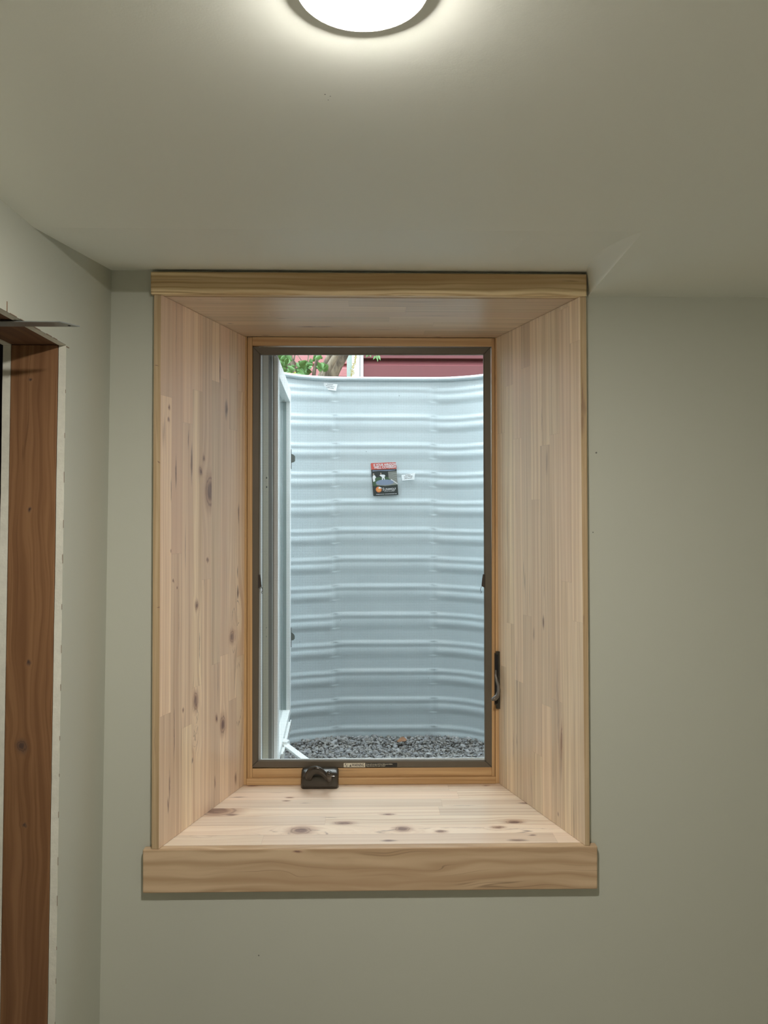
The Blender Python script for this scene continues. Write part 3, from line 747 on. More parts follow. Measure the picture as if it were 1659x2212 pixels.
# woven mesh, real wires
M_wire = plain('screen_wire', (.045, .048, .048), .5)
ym = YS + .0065; xm0, xm1 = I[0].x - .002, I[1].x + .002; zm0, zm1 = I[0].z - .002, I[2].z + .002
pitch, wr = .00155, .00011
nx, nz = int((xm1 - xm0) / pitch), int((zm1 - zm0) / pitch)
V = []; F = []
def wirebox(x0, x1, z0, z1, y):
    b = len(V)
    V.extend([(x0, y, z0), (x1, y, z0), (x1, y, z1), (x0, y, z1), ((x0 + x1) / 2, y + wr * 1.6, z0), ((x0 + x1) / 2, y + wr * 1.6, z1)] if z1 - z0 > x1 - x0 else
             [(x0, y, z0), (x1, y, z0), (x1, y, z1), (x0, y, z1), (x0, y + wr * 1.6, (z0 + z1) / 2), (x1, y + wr * 1.6, (z0 + z1) / 2)])
    F.append((b, b + 1, b + 2, b + 3))
    if z1 - z0 > x1 - x0: F.extend([(b + 1, b + 4, b + 5, b + 2), (b + 4, b, b + 3, b + 5)])
    else: F.extend([(b + 3, b + 2, b + 5, b + 4), (b + 4, b + 5, b + 1, b)])
for i in range(nx + 1): wirebox(xm0 + i * pitch - wr, xm0 + i * pitch + wr, zm0, zm1, ym)
for i in range(nz + 1): wirebox(xm0, xm1, zm0 + i * pitch - wr, zm0 + i * pitch + wr, ym + .0002)
m_ = MB(); m_.add(V, F); o = m_.build('screen_mesh', M_wire, scr, recalc=False); o['kind'] = 'stuff'
# two pull tabs on the inner edges
M_tab = plain('tab_plastic', (.035, .025, .018), .5)
for sx_, px, ex in ((1, 559.5, 564), (-1, 1045.5, 1041)):
    m_ = MB(); f = YS - .001
    z0, z1 = PZ(1272, f), PZ(1241, f); xx = PX(px, f); d_ = sx_ * .0062
    m_.prism([(xx - sx_ * .002, z0 + .002), (xx + d_ * .9, z0 + .006), (xx + d_ * .6, z1 - .01), (xx + d_ * .35, z1), (xx - sx_ * .002, z1)], f, f + .006)
    pts = [(xx + d_ * .8, f + .003, z0 + .006), (xx + d_ * 1.25, f + .003, z0 - .0), (xx + d_ * 1.3, f + .003, z0 - .004), (xx + d_ * .9, f + .003, z0 - .008), (xx + d_ * 1.1, f + .003, z0 - .011)]
    m_.tube(pts, .0006, 8); m_.build('pull_tab', M_tab, scr)
# warning label on the bottom rail
M_lw = plain('label_cream', (.72, .68, .56), .4); M_lk = plain('label_black', (.012, .012, .012), .4)
yl_ = YS - .0006
lx0, lx1, lz0, lz1 = PX(742.5, yl_), PX(858, yl_), PZ(1657, yl_), PZ(1648, yl_)
lab = empty('warning_label', Vector((lx0, yl_, lz0)) - scr.location); lab.parent = scr; props(lab, 'cream and black printed warning label on the brown frame')
xm_ = PX(789, yl_)
def rrect(x0, x1, z0, z1, r, n=4, rl=True, rr=True):
    pts = []
    for (cx_, cz_, a0, on) in ((x1 - r, z0 + r, -90, rr), (x1 - r, z1 - r, 0, rr), (x0 + r, z1 - r, 90, rl), (x0 + r, z0 + r, 180, rl)):
        if not on:
            pts.append((cx_ + (r if a0 in (-90, 0) else -r), cz_ + (r if a0 in (0, 90) else -r))); continue
        for k in range(n + 1):
            t = math.radians(a0 + 90 * k / n); pts.append((cx_ + r * math.cos(t), cz_ + r * math.sin(t)))
    return pts
MB().prism(rrect(lx0, xm_, lz0, lz1, .0015, rr=False), yl_, YS).build('label_panel', M_lw, lab)
MB().prism(rrect(xm_, lx1, lz0, lz1, .0015, rl=False), yl_, YS).build('label_panel', M_lk, lab)
def TM(x, y, z, rz=0.0): return Matrix.Translation((x, y, z)) @ Matrix.Rotation(rz, 4, 'Y') @ Matrix.Rotation(math.pi / 2, 4, 'X')
lh = lz1 - lz0
text_part('warning_text', 'WARNING', lh * .98, M_lk, lab, TM(lx0 + .0195, yl_ - .0001, lz0 + lh * .2), offset=.00012, xs=.62)
text_part('small_print', 'Screen will not stop child from falling out window.', lh * .46, M_lw, lab, TM(xm_ + .002, yl_ - .0001, lz0 + lh * .57), xs=.68)
text_part('small_print', 'Keep child away from open window.', lh * .46, M_lw, lab, TM(xm_ + .002, yl_ - .0001, lz0 + lh * .17), xs=.68)
tx = lx0 + .0135
m_ = MB(); m_.prism([(tx, lz0 + lh * .18), (tx + .0052, lz0 + lh * .18), (tx + .0026, lz0 + lh * .78)], yl_ - .0003, yl_, 0)
m_.prism([(tx + .0023, lz0 + lh * .36), (tx + .0029, lz0 + lh * .36), (tx + .0029, lz0 + lh * .6), (tx + .0023, lz0 + lh * .6)], yl_ - .0005, yl_ - .0003, 1)
m_.build('warning_triangle', [M_lk, M_lw], lab)
m_ = MB(); px_ = lx0 + .003       # falling-child pictogram
m_.prism([(px_, lz1 - .0012), (px_ + .004, lz1 - .0012), (px_ + .0016, lz1 - .0035), (px_, lz1 - .005)], yl_ - .0003, yl_)
m_.prism([(px_ + .0022, lz0 + .0046), (px_ + .0042, lz0 + .0056), (px_ + .0036, lz0 + .0024), (px_ + .0018, lz0 + .003)], yl_ - .0003, yl_)
m_.prism([(px_ + .004 + .0011 * math.cos(t), lz0 + .0018 + .0011 * math.sin(t)) for t in [k * .785 for k in range(8)]], yl_ - .0003, yl_)
m_.prism([(px_ + .0062, lz1 - .0012), (px_ + .0068, lz1 - .0012), (px_ + .0068, lz0 + .002), (px_ + .0062, lz0 + .002)], yl_ - .0003, yl_)
m_.build('falling_pictogram', M_gry, lab)

# ---------------------------------------------------------------- ceiling light
LY = .623; LX = PX(783, .65)
lamp = empty('ceiling_light', (LX, LY, ZC), 'round white flush ceiling light, switched on, above the window', 'ceiling light')
M_trim = plain('lamp_trim', (.72, .70, .70), .4, var=.01)
MB().lathe([(.0545, 0), (.0545, -.0020), (.0538, -.0024), (.0425, -.0010), (.0425, 0)], (LX, LY, ZC - .0002), 96, smooth=False).build('trim_ring', M_trim, lamp)
le = NT('lamp_lens'); le.bsdf.inputs['Emission Color'].default_value = (1.0, .955, .90, 1); le.bsdf.inputs['Emission Strength'].default_value = LAMP_L
le.bsdf.inputs['Base Color'].default_value = (.8, .8, .8, 1)
MB().lathe([(.0424, -.0009), (.0422, -.002), (.040, -.0046), (.034, -.0070), (.024, -.0086), (.012, -.0094), (.0001, -.0096)], (LX, LY, ZC), 96).build('lens', le.m, lamp)

# ---------------------------------------------------------------- outside: window well
M_well = NT('galvanised_well')
geo = M_well.n('ShaderNodeTexCoord').outputs['Object']
nz_ = M_well.noise(geo, 7., 3); nf = M_well.noise(geo, 260., 3)
cw = M_well.mix(nz_, (.54, .615, .635), (.63, .695, .71))
spk = M_well.mr(M_well.noise(geo, 140., 2, .4), .76, .80)
cw = M_well.mix(M_well.math('MULTIPLY', spk, .6), cw, (.10, .09, .08))
M_well.set(Base_Color=cw, Roughness=.36, Metallic=.12); M_well.bump(nf, .25, .0006)
WX, WH, WRAD, WY = PX(836, 2.89), .165, .30, 2.89
ZG, ZR = CAMZ - .845, CAMZ + .508
TH = math.radians(62)
YT, XT = WY - WRAD * (1 - math.cos(TH)), WH + WRAD * math.sin(TH)     # where the curve ends and the splayed sides begin
def plan(s):      # s: signed length along the back; returns (x, y, nx, ny) with the normal pointing to the inside
    a_ = abs(s); sg = 1 if s >= 0 else -1
    if a_ <= WH: return WX + s, WY, 0, -1
    q_ = (a_ - WH) / WRAD
    if q_ <= TH: return WX + sg * (WH + WRAD * math.sin(q_)), WY - WRAD + WRAD * math.cos(q_), -sg * math.sin(q_), -math.cos(q_)
    e_ = a_ - WH - WRAD * TH
    return WX + sg * (XT + e_ * math.cos(TH)), YT - e_ * math.sin(TH), -sg * math.sin(TH), -math.cos(TH)
def halfw(y):
    d = WY - y
    if d <= 0: return 0
    if y > YT: return WH + math.sqrt(WRAD ** 2 - (WRAD - d) ** 2)
    return XT + (YT - y) / math.tan(TH)
PERIOD = .1062
def bumpf(t, w): t = abs(t) / w; return 0 if t >= 1 else .5 + .5 * math.cos(math.pi * t)
def corr(s, z):
    mid = 1 / (1 + math.exp((abs(s + .01) - .185) / .012))
    sag = .0035 * math.sin(s * 9 + z * 3) * (1 - mid)
    zz = z + sag - mid * .0045
    ph = ((zz - (CAMZ + .4755)) / PERIOD) % 1.0
    h = 0
    for k in (-1, 0, 1):
        h += .0034 * bumpf((ph - .93 + k) * PERIOD, .016)
        h += .0048 * (1 - .45 * mid) * bumpf((ph - .66 + k) * PERIOD, .026 + .008 * mid)
    kink = .0035 * math.exp(-((abs(s + .01) - .185) / .012) ** 2) * (1 if ph > .5 else -.2)
    return h - kink * .5
smax = WH + WRAD * TH + (YT - 2.003) / math.sin(TH)
S = list(np.linspace(-smax, -.47, 24)[:-1]) + list(np.linspace(-.47, .47, 170)) + list(np.linspace(.47, smax, 24)[1:])
Zs = list(np.arange(ZG - .08, ZR, .0026))
vs = []
for z in Zs:
    for s_ in S:
        x, y, nx_, ny_ = plan(s_); h = corr(s_, z) if z < CAMZ + .495 else 0
        vs.append((x + nx_ * h, y + ny_ * h, z))
n_ = len(S); fs = [(j * n_ + i, j * n_ + i + 1, (j + 1) * n_ + i + 1, (j + 1) * n_ + i) for j in range(len(Zs) - 1) for i in range(n_ - 1)]
well = empty('window_well', (WX, WY, ZG), 'corrugated galvanised steel window well curving around outside the window', 'window well')
m_ = MB(); m_.add(vs, fs, smooth=True)
m_.build('corrugated_wall', M_well.m, well, recalc=False)
# rolled rim
rp = []
for s_ in np.linspace(-smax, smax, 120):
    x, y, nx_, ny_ = plan(s_); rp.append((x + nx_ * .006, y + ny_ * .006, ZR + .001))
m_ = MB(); m_.tube(rp, .0085, 10); m_.build('rim', M_well.m, well)

# gravel bed of loose stones
M_grv = NT('gravel_stone')
at = M_grv.n('ShaderNodeVertexColor'); at.layer_name = 'tone'
geo = M_grv.n('ShaderNodeTexCoord').outputs['Object']
M_grv.set(Base_Color=M_grv.mix(M_grv.noise(geo, 190., 3), at.outputs[0], M_grv.mix(.5, at.outputs[0], (.16, .16, .155))), Roughness=.8)
M_grv.bump(M_grv.noise(geo, 500., 3), .6, .0012)
bm = bmesh.new(); bmesh.ops.create_icosphere(bm, subdivisions=2, radius=1); ico_v = np.array([v.co[:] for v in bm.verts]); ico_f = [tuple(v.index for v in f.verts) for f in bm.faces]; bm.free()
def inside(x, y, pad=.0):
    return y > 2.01 and y < WY - pad and abs(x - WX) < halfw(y + pad * .5) - pad
GV = []; GF = []; GC = []
def stone(x, y, z, r, tone, flat=.62):
    sc_ = np.array([r * RNG.uniform(.75, 1.3), r * RNG.uniform(.75, 1.2), r * RNG.uniform(flat - .1, flat + .25)])
    v = ico_v.copy()
    for _ in range(5):                      # knock off corners for a chipped stone
        nrm = RNG.normal(size=3); nrm /= np.linalg.norm(nrm); d_ = v @ nrm; lim = RNG.uniform(.42, .78)
        v -= np.outer(np.clip(d_ - lim, 0, None), nrm)
    v *= sc_
    ax = RNG.normal(size=3); ax /= np.linalg.norm(ax); an = RNG.uniform(0, 1.2)
    R = np.array(Matrix.Rotation(RNG.uniform(0, 6.28), 3, 'Z') @ Matrix.Rotation(an, 3, Vector(ax)))
    v = v @ R.T + np.array([x, y, z]); b = len(GV) * 42
    GV.append(v); GF.extend([(a1 + b, b1 + b, c1 + b) for a1, b1, c1 in ico_f]); GC.append(tone)
def gz(x, y): return ZG - .004 + .012 * mnoise.noise(Vector((x * 6, y * 6, 1))) + (.006 if y > 2.8 else 0)
STEP = .0105
for layer in range(3):
    y = 2.35 if layer < 2 else 2.03
    step = STEP if layer < 2 else .022
    while y < WY:
        x = WX - .9
        while x < WX + .9:
            xx, yy = x + RNG.uniform(-.006, .006), y + RNG.uniform(-.006, .006)
            if inside(xx, yy, .008) and not (layer == 2 and yy > 2.36):
                r = RNG.choice([.0050, .0066, .0085, .0108], p=[.45, .33, .17, .05])
                t = RNG.uniform(.17, .50); wm = RNG.uniform(-.012, .045)
                stone(xx, yy, gz(xx, yy) + (0 if layer != 1 else .008) + RNG.uniform(-.003, .004), r, (t + wm, t + wm * .5, t - wm * .3))
            x += step
        y += step
for (px, py) in ((925, 1628), (866, 1629)):
    d_ = ray(px, py); t = (ZG + .014 - CAMZ) / d_.z; stone(d_.x * t, d_.y * t, ZG + .014, .009 if px > 900 else .014, (.62, .62, .60) if px > 900 else (.2, .19, .17))
me = bpy.data.meshes.new('gravel'); GVa = np.vstack(GV); me.from_pydata(GVa.tolist(), [], GF)
ca = me.color_attributes.new('tone', 'FLOAT_COLOR', 'POINT')
cols = np.repeat(np.array([(a1, b1, c1, 1) for a1, b1, c1 in GC]), 42, axis=0).astype(np.float32); ca.data.foreach_set('color', cols.ravel())
me.materials.append(M_grv.m); go_ = bpy.data.objects.new('gravel', me); COL.objects.link(go_)
props(go_, 'loose grey crushed gravel covering the bottom of the window well', 'gravel', kind='stuff')
gb_ = MB().box(WX - .9, WX + .9, 2.002, WY + .005, ZG - .09, ZG - .004); o = gb_.build('ground_below_gravel', plain('dark_soil', (.05, .047, .042), .95)); props(o, kind='structure')

# dead leaf on the gravel
M_leafd = plain('dry_leaf', (.32, .155, .075), .7, var=.25, vscale=120)
d_ = ray(868, 1601); t = (ZG + .019 - CAMZ) / d_.z; L0 = Vector((d_.x * t, d_.y * t, ZG + .019))
m_ = MB(); out = [(-.019, -.006, .0), (-.012, .002, .005), (-.003, .006, .012), (.004, .004, .015), (.013, .003, .010), (.019, -.001, .004), (.010, -.008, .001), (0, -.010, .002), (-.01, -.010, -.001)]
cen = (0, -.002, .008)
m_.add([L0 + Vector(p) for p in out] + [L0 + Vector(cen)], [(i, (i + 1) % 9, 9) for i in range(9)])
o = m_.build('dead_leaf', M_leafd); md = o.modifiers.new('thickness', 'SOLIDIFY'); md.thickness = .0008
props(o, 'curled orange brown dead leaf lying on the gravel', 'leaf')

# leaflet stuck to the well
def wally(s, z): return WY - corr(s, z)
YSK = WY - .0085
cdx0, cdx1 = 800.5, 857; 
c00 = P(806.5, 1071.5, YSK); c01 = P(860.5, 1069, YSK); c11 = P(855.5, 998.5, YSK); c10 = P(800.5, 1000.5, YSK)
card = empty('cover_leaflet', c00, 'red and dark green window well cover leaflet stuck on the corrugated steel', 'leaflet')
ex = (c01 - c00); ez = (c10 - c00)
def cp(u, v, lift=0.0): 
    p = c00 + ex * u + ez * v + (c11 - c01 - c10 + c00) * (u * v); return Vector((p.x, YSK - lift, p.z))
def cpoly(mb, pts, lift, mi=0):
    n = len(pts); vs = [cp(u, v, lift) for u, v in pts] + [cp(u, v, lift - .00035) for u, v in pts]
    mb.add(vs, [tuple(range(n)), tuple(range(2 * n - 1, n - 1, -1))] + [(i, n + i, n + (i + 1) % n, (i + 1) % n) for i in range(n)], mi)
def crect(mb, u0, u1, v0, v1, lift, mi=0): cpoly(mb, [(u0, v0), (u1, v0), (u1, v1), (u0, v1)], lift, mi)
def cell_(mb, u, v, ru, rv, lift, mi=0, a0=0, a1=360, n=20): cpoly(mb, [(u + ru * math.cos(math.radians(a0 + (a1 - a0) * k / n)), v + rv * math.sin(math.radians(a0 + (a1 - a0) * k / n))) for k in range(n + (0 if a1 - a0 >= 360 else 1))], lift, mi)
fl_ = lambda nm, c_: plain(nm, c_, .45, var=.03)
C_red, C_dk, C_grn, C_wh, C_gy, C_or, C_bl, C_tan = fl_('print_red', (.62, .10, .07)), fl_('print_dark', (.018, .028, .026)), fl_('print_lawn', (.045, .10, .045)), fl_('print_white', (.80, .80, .80)), fl_('print_siding', (.27, .28, .25)), fl_('print_orange', (.75, .22, .06)), fl_('print_bluegrey', (.22, .27, .37)), fl_('print_skin', (.50, .38, .30))
m_ = MB(); cpoly(m_, [(0, .0), (1, 0), (1, .975), (.975, 1), (.025, 1), (0, .975)], .0004); m_.build('card', C_dk, card)
m_ = MB(); cpoly(m_, [(0, .80), (1, .80), (1, .97), (.97, 1), (.03, 1), (0, .97)], .0008); m_.build('title_band', C_red, card)
m_ = MB()
crect(m_, .02, .98, .30, .56, .0008, 0)                               # lawn
cpoly(m_, [(.66, .52), (1.0, .30), (1.0, .72), (.66, .72)], .0010, 1)  # house wall
for k in range(6): cpoly(m_, [(.66, .53 + k * .033), (1.0, .34 + k * .068), (1.0, .352 + k * .068), (.66, .536 + k * .033)], .0012, 5)
cpoly(m_, [(.76, .49), (1.0, .35), (1.0, .325), (.74, .47)], .0013, 2)
cpoly(m_, [(.05, .775), (.95, .775), (.95, .755), (.6, .745), (.3, .757), (.05, .748)], .0010, 4)
for k in range(4): crect(m_, .34 + k * .08, .39 + k * .08, .60, .71, .0010, 3)
cell_(m_, .50, .40, .36, .085, .0014, 4); cpoly(m_, [(.12, .36), (.86, .41), (1., .38), (1., .32), (.5, .29), (.2, .32)], .0012, 1)
cell_(m_, .08, .66, .03, .025, .0014, 6); cpoly(m_, [(.03, .55), (.05, .62), (.12, .63), (.17, .56), (.14, .54), (.12, .50), (.13, .45), (.09, .45), (.07, .42), (.04, .45)], .0013, 2)
cell_(m_, .37, .675, .02, .025, .0014, 6); cpoly(m_, [(.31, .62), (.36, .645), (.50, .635), (.54, .60), (.50, .56), (.52, .47), (.49, .47), (.45, .55), (.42, .46), (.39, .47), (.40, .56)], .0013, 2)
m_.build('photo_print', [C_grn, C_gy, C_wh, C_dk, C_bl, M_gry, C_tan], card)
m_ = MB(); cell_(m_, .235, .19, .115, .088, .0016, 0); cell_(m_, .235, .185, .06, .048, .0018, 2); cell_(m_, .235, .185, .026, .02, .002, 0)
cpoly(m_, [(.23, .255), (.28, .27), (.36, .235), (.35, .215), (.29, .225), (.245, .205)], .0021, 1); m_.build('logo', [C_or, C_wh, fl_('print_amber', (.80, .42, .10))], card)
rzc = math.atan2((c01 - c00).z, (c01 - c00).x)
def ctext(nm, s_, u, v, hgt, mat, xs=1.0, off=0.0):
    p = cp(u, v, .0016); return text_part(nm, s_, hgt, mat, card, TM(p.x, p.y, p.z, -rzc), offset=off, xs=xs)
ctext('title_text', 'IS YOUR WINDOW', .10, .900, .0125, C_wh, .80, .0003)
ctext('title_text', 'WELL COVERED?', .12, .825, .0125, C_wh, .86, .0003)
ctext('brand_text', 'S', .385, .155, .0145, C_wh, .9, .00015); ctext('brand_text', 'UNWOLF', .465, .155, .0115, C_wh, .86, .0001)
ctext('sub_text', 'WINDOW WELL COVERS', .44, .115, .0042, C_wh, .8)
m_ = MB(); 
for k in range(22):
    u = .12 + k * .036 + (.03 if k > 8 else 0)
    if u < .93: crect(m_, u, u + random.uniform(.018, .03), .035, .05, .0012)
m_.build('small_print', C_wh, card)

# two small white stickers with handwriting-sized print too fine to read
M_stk = plain('sticker_white', (.92, .95, .95), .5, var=.01)
def sticker(pts, label, s_loc):
    ys = YSK + .0; a_, b_, c_, d_ = [P(px, py, ys) for px, py in pts]     # bl, br, tr, tl
    e = empty('well_sticker', a_, label, 'sticker')
    def sp_(u, v, lf): p = a_ * (1 - u) * (1 - v) + b_ * u * (1 - v) + c_ * u * v + d_ * (1 - u) * v; return Vector((p.x, ys - lf, p.z))
    m_ = MB(); m_.hexa([sp_(0, 0, .0004), sp_(1, 0, .0004), sp_(1, 1, .0004), sp_(0, 1, .0004), sp_(0, 0, 0), sp_(1, 0, 0), sp_(1, 1, 0), sp_(0, 1, 0)]); m_.build('sticker_sheet', M_stk, e)
    m_ = MB()
    for (v, u0, u1) in ((.76, .28, .66), (.50, .18, .80), (.24, .18, .80)):
        u = u0
        while u < u1:
            wq = random.uniform(.02, .045); hq = random.uniform(.10, .16); v0 = v + random.uniform(-.03, .02); sl_ = random.uniform(-.02, .02)
            m_.hexa([sp_(u, v0, .0007), sp_(u + .018, v0, .0007), sp_(u + .018 + sl_, v0 + hq, .0007), sp_(u + sl_, v0 + hq, .0007), sp_(u, v0, .0004), sp_(u + .018, v0, .0004), sp_(u + .018 + sl_, v0 + hq, .0004), sp_(u + sl_, v0 + hq, .0004)])
            if random.random() < .7: m_.hexa([sp_(u, v0 + hq * .4, .0007), sp_(u + wq, v0 + hq * .4, .0007), sp_(u + wq, v0 + hq * .62, .0007), sp_(u, v0 + hq * .62, .0007), sp_(u, v0 + hq * .4, .0004), sp_(u + wq, v0 + hq * .4, .0004), sp_(u + wq, v0 + hq * .62, .0004), sp_(u, v0 + hq * .62, .0004)])
            u += wq + .012
    m_.build('printed_lines', M_lk, e)
sticker([(698.5, 840), (726, 844.5), (729, 830), (699.5, 826.5)], 'small white sticker with print just under the rim of the steel well', 0)
sticker([(869, 1038), (895, 1036), (896.5, 1021.5), (867, 1026)], 'small white sticker with print right of the red leaflet', 0)

# ---------------------------------------------------------------- outside: ground, houses, tree
M_soil = plain('soil', (.16, .11, .07), .95, bump=.01, bscale=25, var=.3, vscale=12)
gzt = CAMZ + .47
g_ = MB(); EX = 9
# ground as a ring around the well
sh = [Vector((plan(q_)[0] - plan(q_)[2] * .006, plan(q_)[1] - plan(q_)[3] * .006, gzt)) for q_ in np.linspace(-smax, smax, 61)]
n_ = len(sh); outr = [Vector((-EX + 2 * EX * i / (n_ - 1), 12 if 0 < i < n_ - 1 else 2.002, gzt)) for i in range(n_)]
g_.add(sh + outr, [(i, i + 1, n_ + i + 1, n_ + i) for i in range(n_ - 1)])
g_.add([p - Vector((0, 0, .05)) for p in sh + outr], [(n_ + i, n_ + i + 1, i + 1, i) for i in range(n_ - 1)])
o = g_.build('ground', M_soil); props(o, kind='structure')
def siding(name, x0, x1, Y, zref, h, mat, label, depth=.042):
    e = empty(name, ((x0 + x1) / 2, Y, gzt), label, 'house')
    prof = []; z = zref - 6 * h
    k = 0
    while z < gzt: z += h
    z -= h
    while z < CAMZ + 3.2:
        # butt edge, flat face, cove leaning back
        prof += [(Y, z), (Y - depth, z + .002), (Y - depth, z + h * .62), (Y - depth * .55, z + h * .74), (Y - .004, z + h * .97)]
        z += h
    prof = [(a_, max(b_, gzt - .03)) for a_, b_ in prof]
    m_ = MB(); m_.extrude(prof + [(Y + .1, prof[-1][1]), (Y + .1, prof[0][1])], x0, x1, 'x'); m_.build('siding', mat, e)
    return e
M_red1 = plain('shaded_red_siding', (.155, .042, .045), .55, var=.06, vscale=4)  # red lowered to carry an eave's shade; no eave is built
M_red2 = plain('lit_red_siding', (.52, .22, .22), .55, var=.05, vscale=4)  # strong daylight put into the red as a pale pink
YR_, YL_ = 5.0, 7.0
shed = siding('red_house', PX(785.2, YR_), 4.5, YR_, PZ(817, YR_), PZ(777, YR_) - PZ(817, YR_), M_red1, 'red lap sided building, coloured dark as in shade, right of the white corner post')
far_ = siding('lit_red_house', -6, PX(800, YL_), YL_, PZ(815, YL_), PZ(788, YL_) - PZ(815, YL_), M_red2, 'red lap sided house, coloured pale as if sunlit, behind the tree, left of the post')
# white corner post
M_post = plain('post_white', (.66, .74, .70), .5, var=.04)
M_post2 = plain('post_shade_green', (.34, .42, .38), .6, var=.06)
post = MB(); Yp = YR_ - .045
m_ = post; m_.box(PX(749, Yp), PX(760, Yp), Yp + .01, YR_ + .06, gzt, CAMZ + 1.49, 1); m_.box(PX(760, Yp), PX(777, Yp), Yp, YR_ + .06, gzt, CAMZ + 1.49, 0)
m_.box(PX(777, Yp), PX(778, Yp), Yp + .012, YR_ + .06, gzt, CAMZ + 1.49, 1); m_.box(PX(778, Yp), PX(784.8, Yp), Yp - .006, YR_ + .06, gzt, CAMZ + 1.49, 0)
o = m_.build('corner_post', [M_post, M_post2]); props(o, 'white and grey green corner trim post of the red building', 'post')
# dry vine climbing the post
M_vine = plain('dry_vine', (.42, .34, .10), .8, var=.3)
m_ = MB(); random.seed(3)
pts = []
for k in range(16):
    t = k / 15; p = P(757 + 14 * t + random.uniform(-1.5, 1.5), 822 - 60 * t, Yp - .012); pts.append(p)
m_.tube(pts, .0022, 6)
for p in pts:
    for _ in range(3):
        q_ = p + Vector((random.uniform(-.012, .012), -.004, random.uniform(-.014, .014))); a_ = random.uniform(0, 3.1)
        u = Vector((math.cos(a_), -.3, math.sin(a_))) * .006; w_ = Vector((-math.sin(a_), 0, math.cos(a_))) * .003
        m_.add([q_ - u, q_ + w_, q_ + u, q_ - w_], [(0, 1, 2, 3)])
o = m_.build('dry_vine', M_vine); props(o, 'thin dry yellow vine clinging to the white corner post', 'vine')

M_bark = NT('bark'); geo = M_bark.n('ShaderNodeTexCoord').outputs['Object']
mp = M_bark.n('ShaderNodeMapping'); M_bark.t.links.new(geo, mp.inputs[0]); mp.inputs['Scale'].default_value = (1, 1, .25)
nb = M_bark.noise(mp.outputs[0], 38., 4, .6)
M_bark.set(Base_Color=M_bark.mix(M_bark.mr(nb, .35, .65), (.075, .058, .042), (.26, .215, .15)), Roughness=.9); M_bark.bump(nb, 1., .008)
M_leaf = plain('green_leaf', (.085, .20, .045), .5, var=.45, vscale=9, spec=.4, Transmission_Weight=.0)
M_leafb = plain('yellow_leaf', (.40, .45, .08), .5, var=.2)
tree = empty('tree', P(705, 826, 3.75), 'tree with several leaning grey trunks and green leaves behind the well rim', 'tree')
def branch(nm, pix, Ys, rad, parent=None):
    m_ = MB(); pts = [P(px, py, y) for (px, py), y in zip(pix, Ys)]; m_.tube(pts, rad, 12); return m_.build(nm, M_bark.m, parent or tree)
branch('trunk', [(690, 915), (708, 818), (722, 792), (736, 768), (752, 735), (764, 690)], [3.75] * 6, [.052, .043, .037, .035, .033, .03])
branch('trunk', [(680, 915), (692, 818), (700, 795), (712, 768), (722, 730)], [3.85] * 5, [.022, .018, .016, .015, .015])
branch('trunk', [(694, 915), (706, 806), (716, 785), (727, 765), (738, 730)], [3.62] * 5, [.02, .016, .015, .014, .014])
branch('trunk', [(636, 925), (629, 815), (626, 790), (624, 765), (620, 720)], [3.5] * 5, [.028, .023, .019, .016, .014])
branch('branch', [(676, 830), (679, 800), (684, 780), (688, 760)], [3.55] * 4, [.009, .0085, .008, .007])
branch('branch', [(644, 835), (641, 805), (634, 780), (640, 755)], [3.6] * 4, [.005, .0045, .004, .003])
branch('branch', [(663, 835), (666, 800), (665, 780), (668, 755)], [3.6] * 4, [.004, .0035, .003, .003])
branch('branch', [(640, 800), (652, 780), (640, 762)], [3.6] * 3, [.0028, .002, .002])
branch('branch', [(636, 780), (650, 800), (662, 812)], [3.6] * 3, [.0028, .002, .002])
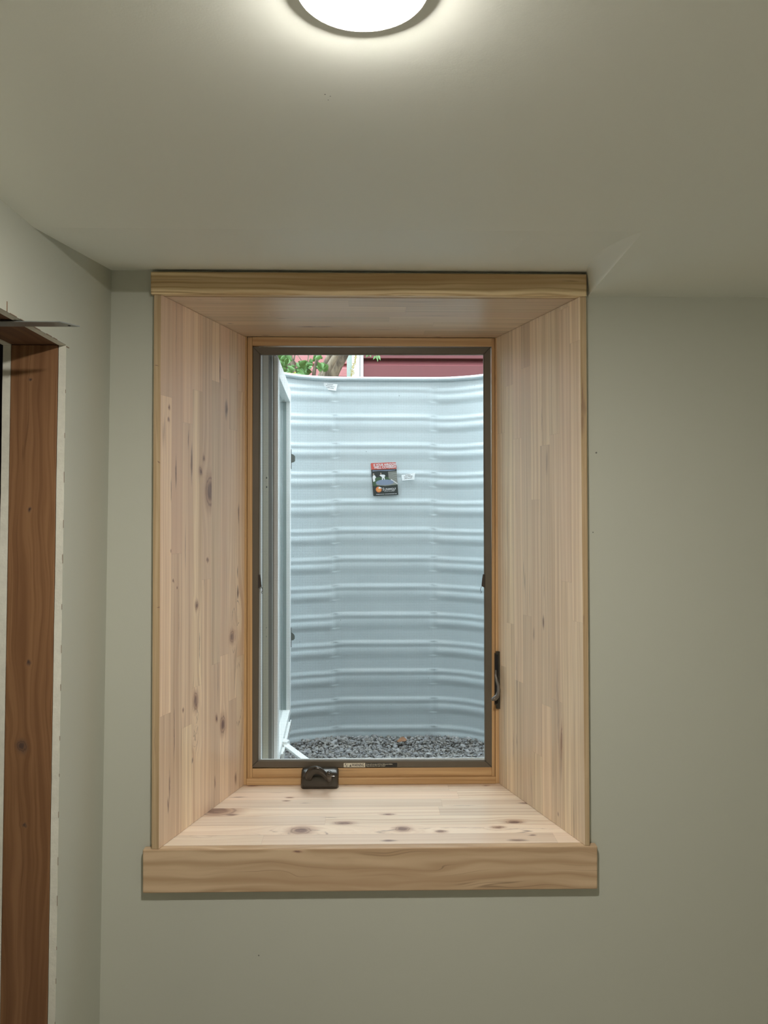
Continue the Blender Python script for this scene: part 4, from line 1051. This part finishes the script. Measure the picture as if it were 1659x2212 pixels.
def leaves(pix_list, mat, name, parent, sz=.03):
    m_ = MB()
    for (px, py, y) in pix_list:
        c_ = P(px, py, y); d = Vector((random.uniform(-1, 1), random.uniform(-.5, .3), random.uniform(-.9, .5))).normalized()
        w_ = d.cross(Vector((random.uniform(-.4, .4), -1, random.uniform(-.4, .4)))).normalized(); L = sz * random.uniform(.7, 1.2); nn = d.cross(w_) * .15 * L
        pr = [(-.5, 0), (-.25, .24), (.05, .30), (.3, .17), (.55, 0), (.3, -.17), (.05, -.30), (-.25, -.24)]
        pts = [c_ + d * a_ * L + w_ * b_ * L + nn * (abs(b_) * 3) for a_, b_ in pr] + [c_ - nn * .2]
        m_.add(pts, [(i, (i + 1) % 8, 8) for i in range(8)], smooth=True)
    o = m_.build(name, mat, parent, recalc=False); return o
random.seed(12)
LP = []
def cluster(cx_, cy_, rx_, ry_, n):
    for _ in range(n):
        a_ = random.uniform(0, 6.28); r = math.sqrt(random.random()); LP.append((cx_ + rx_ * r * math.cos(a_), cy_ + ry_ * r * math.sin(a_), random.uniform(3.25, 3.7)))
cluster(612, 775, 14, 14, 26); cluster(618, 795, 16, 10, 12); cluster(656, 795, 17, 14, 34); cluster(664, 785, 18, 7, 12); cluster(690, 792, 9, 5, 8); cluster(706, 795, 5, 4, 5); cluster(640, 812, 26, 6, 12); cluster(684, 772, 8, 6, 6); cluster(620, 740, 60, 18, 60)
fo = leaves(LP, M_leaf, 'foliage', tree, .036); fo['kind'] = 'stuff'
leaves([(633, 810, 3.3), (627, 809, 3.3), (638, 808, 3.35)], M_leafb, 'yellow_leaves', tree, .03)
branch('branch', [(764, 690), (775, 700), (790, 718), (802, 738), (812, 757), (816, 768)], [3.75, 3.78, 3.82, 3.88, 3.9, 3.9], [.012, .009, .006, .004, .0025, .0015])
m_ = MB()
for (x0_, y0_, x1_, y1_) in ((814, 766, 816, 782), (817, 766, 822, 779), (812, 768, 806, 777), (797, 764, 790, 772), (799, 762, 801, 772)):
    a_, b_ = P(x0_, y0_, 3.9), P(x1_, y1_, 3.88); d = b_ - a_; w_ = Vector((-d.z, .3 * abs(d.z), d.x)).normalized() * .0065
    m_.add([a_, a_ + d * .4 + w_, b_, a_ + d * .4 - w_, a_ + d * .4 + Vector((0, -.003, 0))], [(0, 1, 4), (1, 2, 4), (2, 3, 4), (3, 0, 4)], smooth=True)
m_.build('hanging_leaves', M_leaf, tree, recalc=False)
